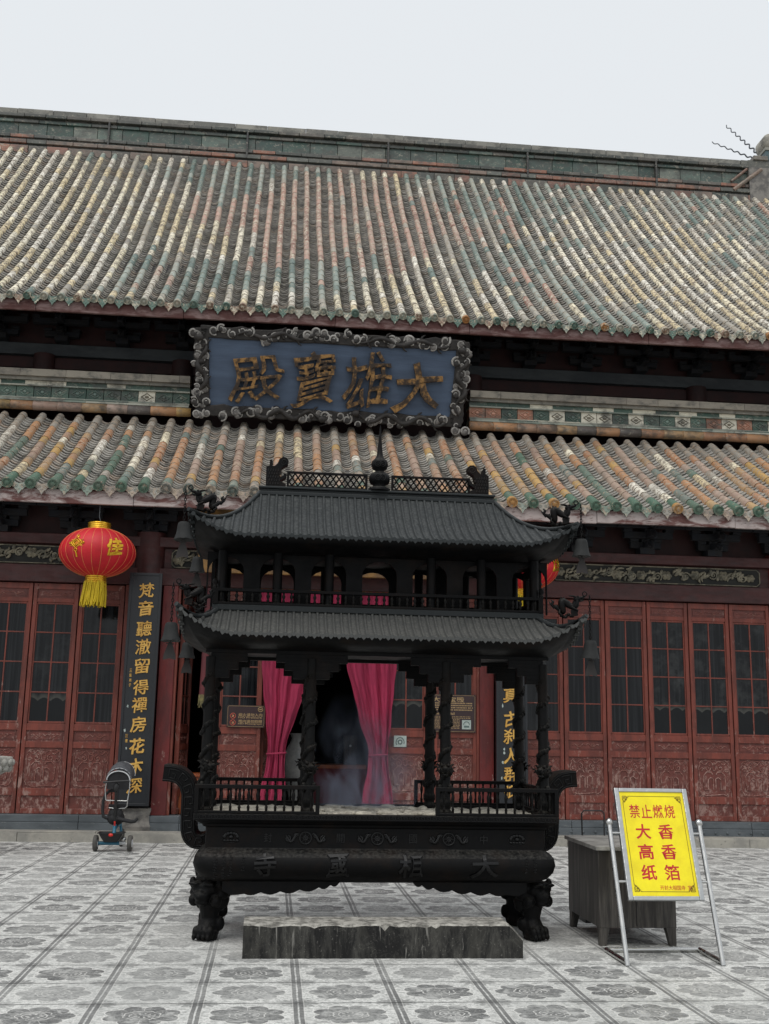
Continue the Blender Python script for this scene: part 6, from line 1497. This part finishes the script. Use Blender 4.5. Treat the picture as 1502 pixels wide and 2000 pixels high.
# ================================================================== STONE LOTUS PEDESTAL AT THE LEFT EDGE
def build_pedestal():
    x, y = -3.655, 14.95
    T = thing('stone_pedestal', (x, y, 0), 'pale carved stone lotus bowl on a pedestal cut off by the left edge', 'pedestal')
    m = MB(); m.lathe([(.20, 0), (.21, .07), (.19, .10), (.15, .13)], 16, (x, y, 0)); m.build('base', 'carved_stone', T)
    m = MB(); m.lathe([(.12, .13), (.10, .3), (.095, .7), (.11, .98)], 16, (x, y, 0)); m.build('stem', 'carved_stone', T)
    m = MB(); m.lathe([(.13, .98), (.21, 1.03), (.26, 1.10), (.27, 1.19), (.265, 1.215), (.22, 1.22), (.20, 1.15), (0, 1.12)], 28, (x, y, 0))
    for r in range(2):
        for k in range(14): a = 2*pi*(k+.5*r)/14; m.ell((x+(.235+.02*r)*cos(a), y+(.235+.02*r)*sin(a), 1.07+.075*r), (.05, .05, .05), 8, 6)
    m.build('lotus_bowl', 'carved_stone', T)
build_pedestal()

# ================================================================== SMOKE RISING FROM THE ASH
def build_smoke():
    m = MB(); cx, cy = .82, 9.55; N = 20; loops = []
    for z, rx, ry in ((1.0, .42, .28), (1.15, .50, .34), (1.4, .50, .36), (1.7, .42, .32), (1.95, .30, .24), (2.0, .1, .1)): loops.append([Vector((cx+rx*cos(2*pi*k/N), cy+ry*sin(2*pi*k/N), z)) for k in range(N)])
    m.loft(loops)
    mat = bpy.data.materials.new('incense_smoke'); mat.use_nodes = True; n = mat.node_tree; n.nodes.clear()
    out = n.nodes.new('ShaderNodeOutputMaterial'); pv = n.nodes.new('ShaderNodeVolumePrincipled'); tc = n.nodes.new('ShaderNodeTexCoord'); mp = n.nodes.new('ShaderNodeMapping'); mp.inputs['Scale'].default_value = (1, 1, .6)
    nz = n.nodes.new('ShaderNodeTexNoise'); nz.inputs['Scale'].default_value = 3.2; nz.inputs['Detail'].default_value = 5; nz.inputs['Distortion'].default_value = 1.2
    mr = n.nodes.new('ShaderNodeMapRange'); mr.interpolation_type = 'SMOOTHSTEP'; mr.inputs[1].default_value = .42; mr.inputs[2].default_value = .72; mr.inputs[3].default_value = 0; mr.inputs[4].default_value = 1
    sp = n.nodes.new('ShaderNodeSeparateXYZ'); fz = n.nodes.new('ShaderNodeMapRange'); fz.inputs[1].default_value = .0; fz.inputs[2].default_value = .95; fz.inputs[3].default_value = 1; fz.inputs[4].default_value = 0
    ln = n.nodes.new('ShaderNodeVectorMath'); ln.operation = 'MULTIPLY'; ln.inputs[1].default_value = (1/.5, 1/.36, 0); le = n.nodes.new('ShaderNodeVectorMath'); le.operation = 'LENGTH'
    fr = n.nodes.new('ShaderNodeMapRange'); fr.interpolation_type = 'SMOOTHSTEP'; fr.inputs[1].default_value = .3; fr.inputs[2].default_value = 1; fr.inputs[3].default_value = 1; fr.inputs[4].default_value = 0
    m1 = n.nodes.new('ShaderNodeMath'); m1.operation = 'MULTIPLY'; m2 = n.nodes.new('ShaderNodeMath'); m2.operation = 'MULTIPLY'; m3 = n.nodes.new('ShaderNodeMath'); m3.operation = 'MULTIPLY'; m3.inputs[1].default_value = 13
    L = n.links.new; L(tc.outputs['Object'], mp.inputs[0]); L(mp.outputs[0], nz.inputs['Vector']); L(nz.outputs[0], mr.inputs[0]); L(tc.outputs['Object'], sp.inputs[0]); L(sp.outputs[2], fz.inputs[0]); L(tc.outputs['Object'], ln.inputs[0]); L(ln.outputs[0], le.inputs[0]); L(le.outputs['Value'], fr.inputs[0])
    L(mr.outputs[0], m1.inputs[0]); L(fz.outputs[0], m1.inputs[1]); L(m1.outputs[0], m2.inputs[0]); L(fr.outputs[0], m2.inputs[1]); L(m2.outputs[0], m3.inputs[0]); L(m3.outputs[0], pv.inputs['Density'])
    pv.inputs['Color'].default_value = (.68, .76, .95, 1); pv.inputs['Anisotropy'].default_value = .2; L(pv.outputs[0], out.inputs['Volume'])
    me = m.mesh('incense_smoke', mat, (cx, cy, 1.0)); o = bpy.data.objects.new('incense_smoke', me); COL.objects.link(o); o.location = (cx, cy, 1.0); tag(o, 'thin bluish incense smoke drifting above the ash in the burner', 'smoke', kind='stuff')
build_smoke()
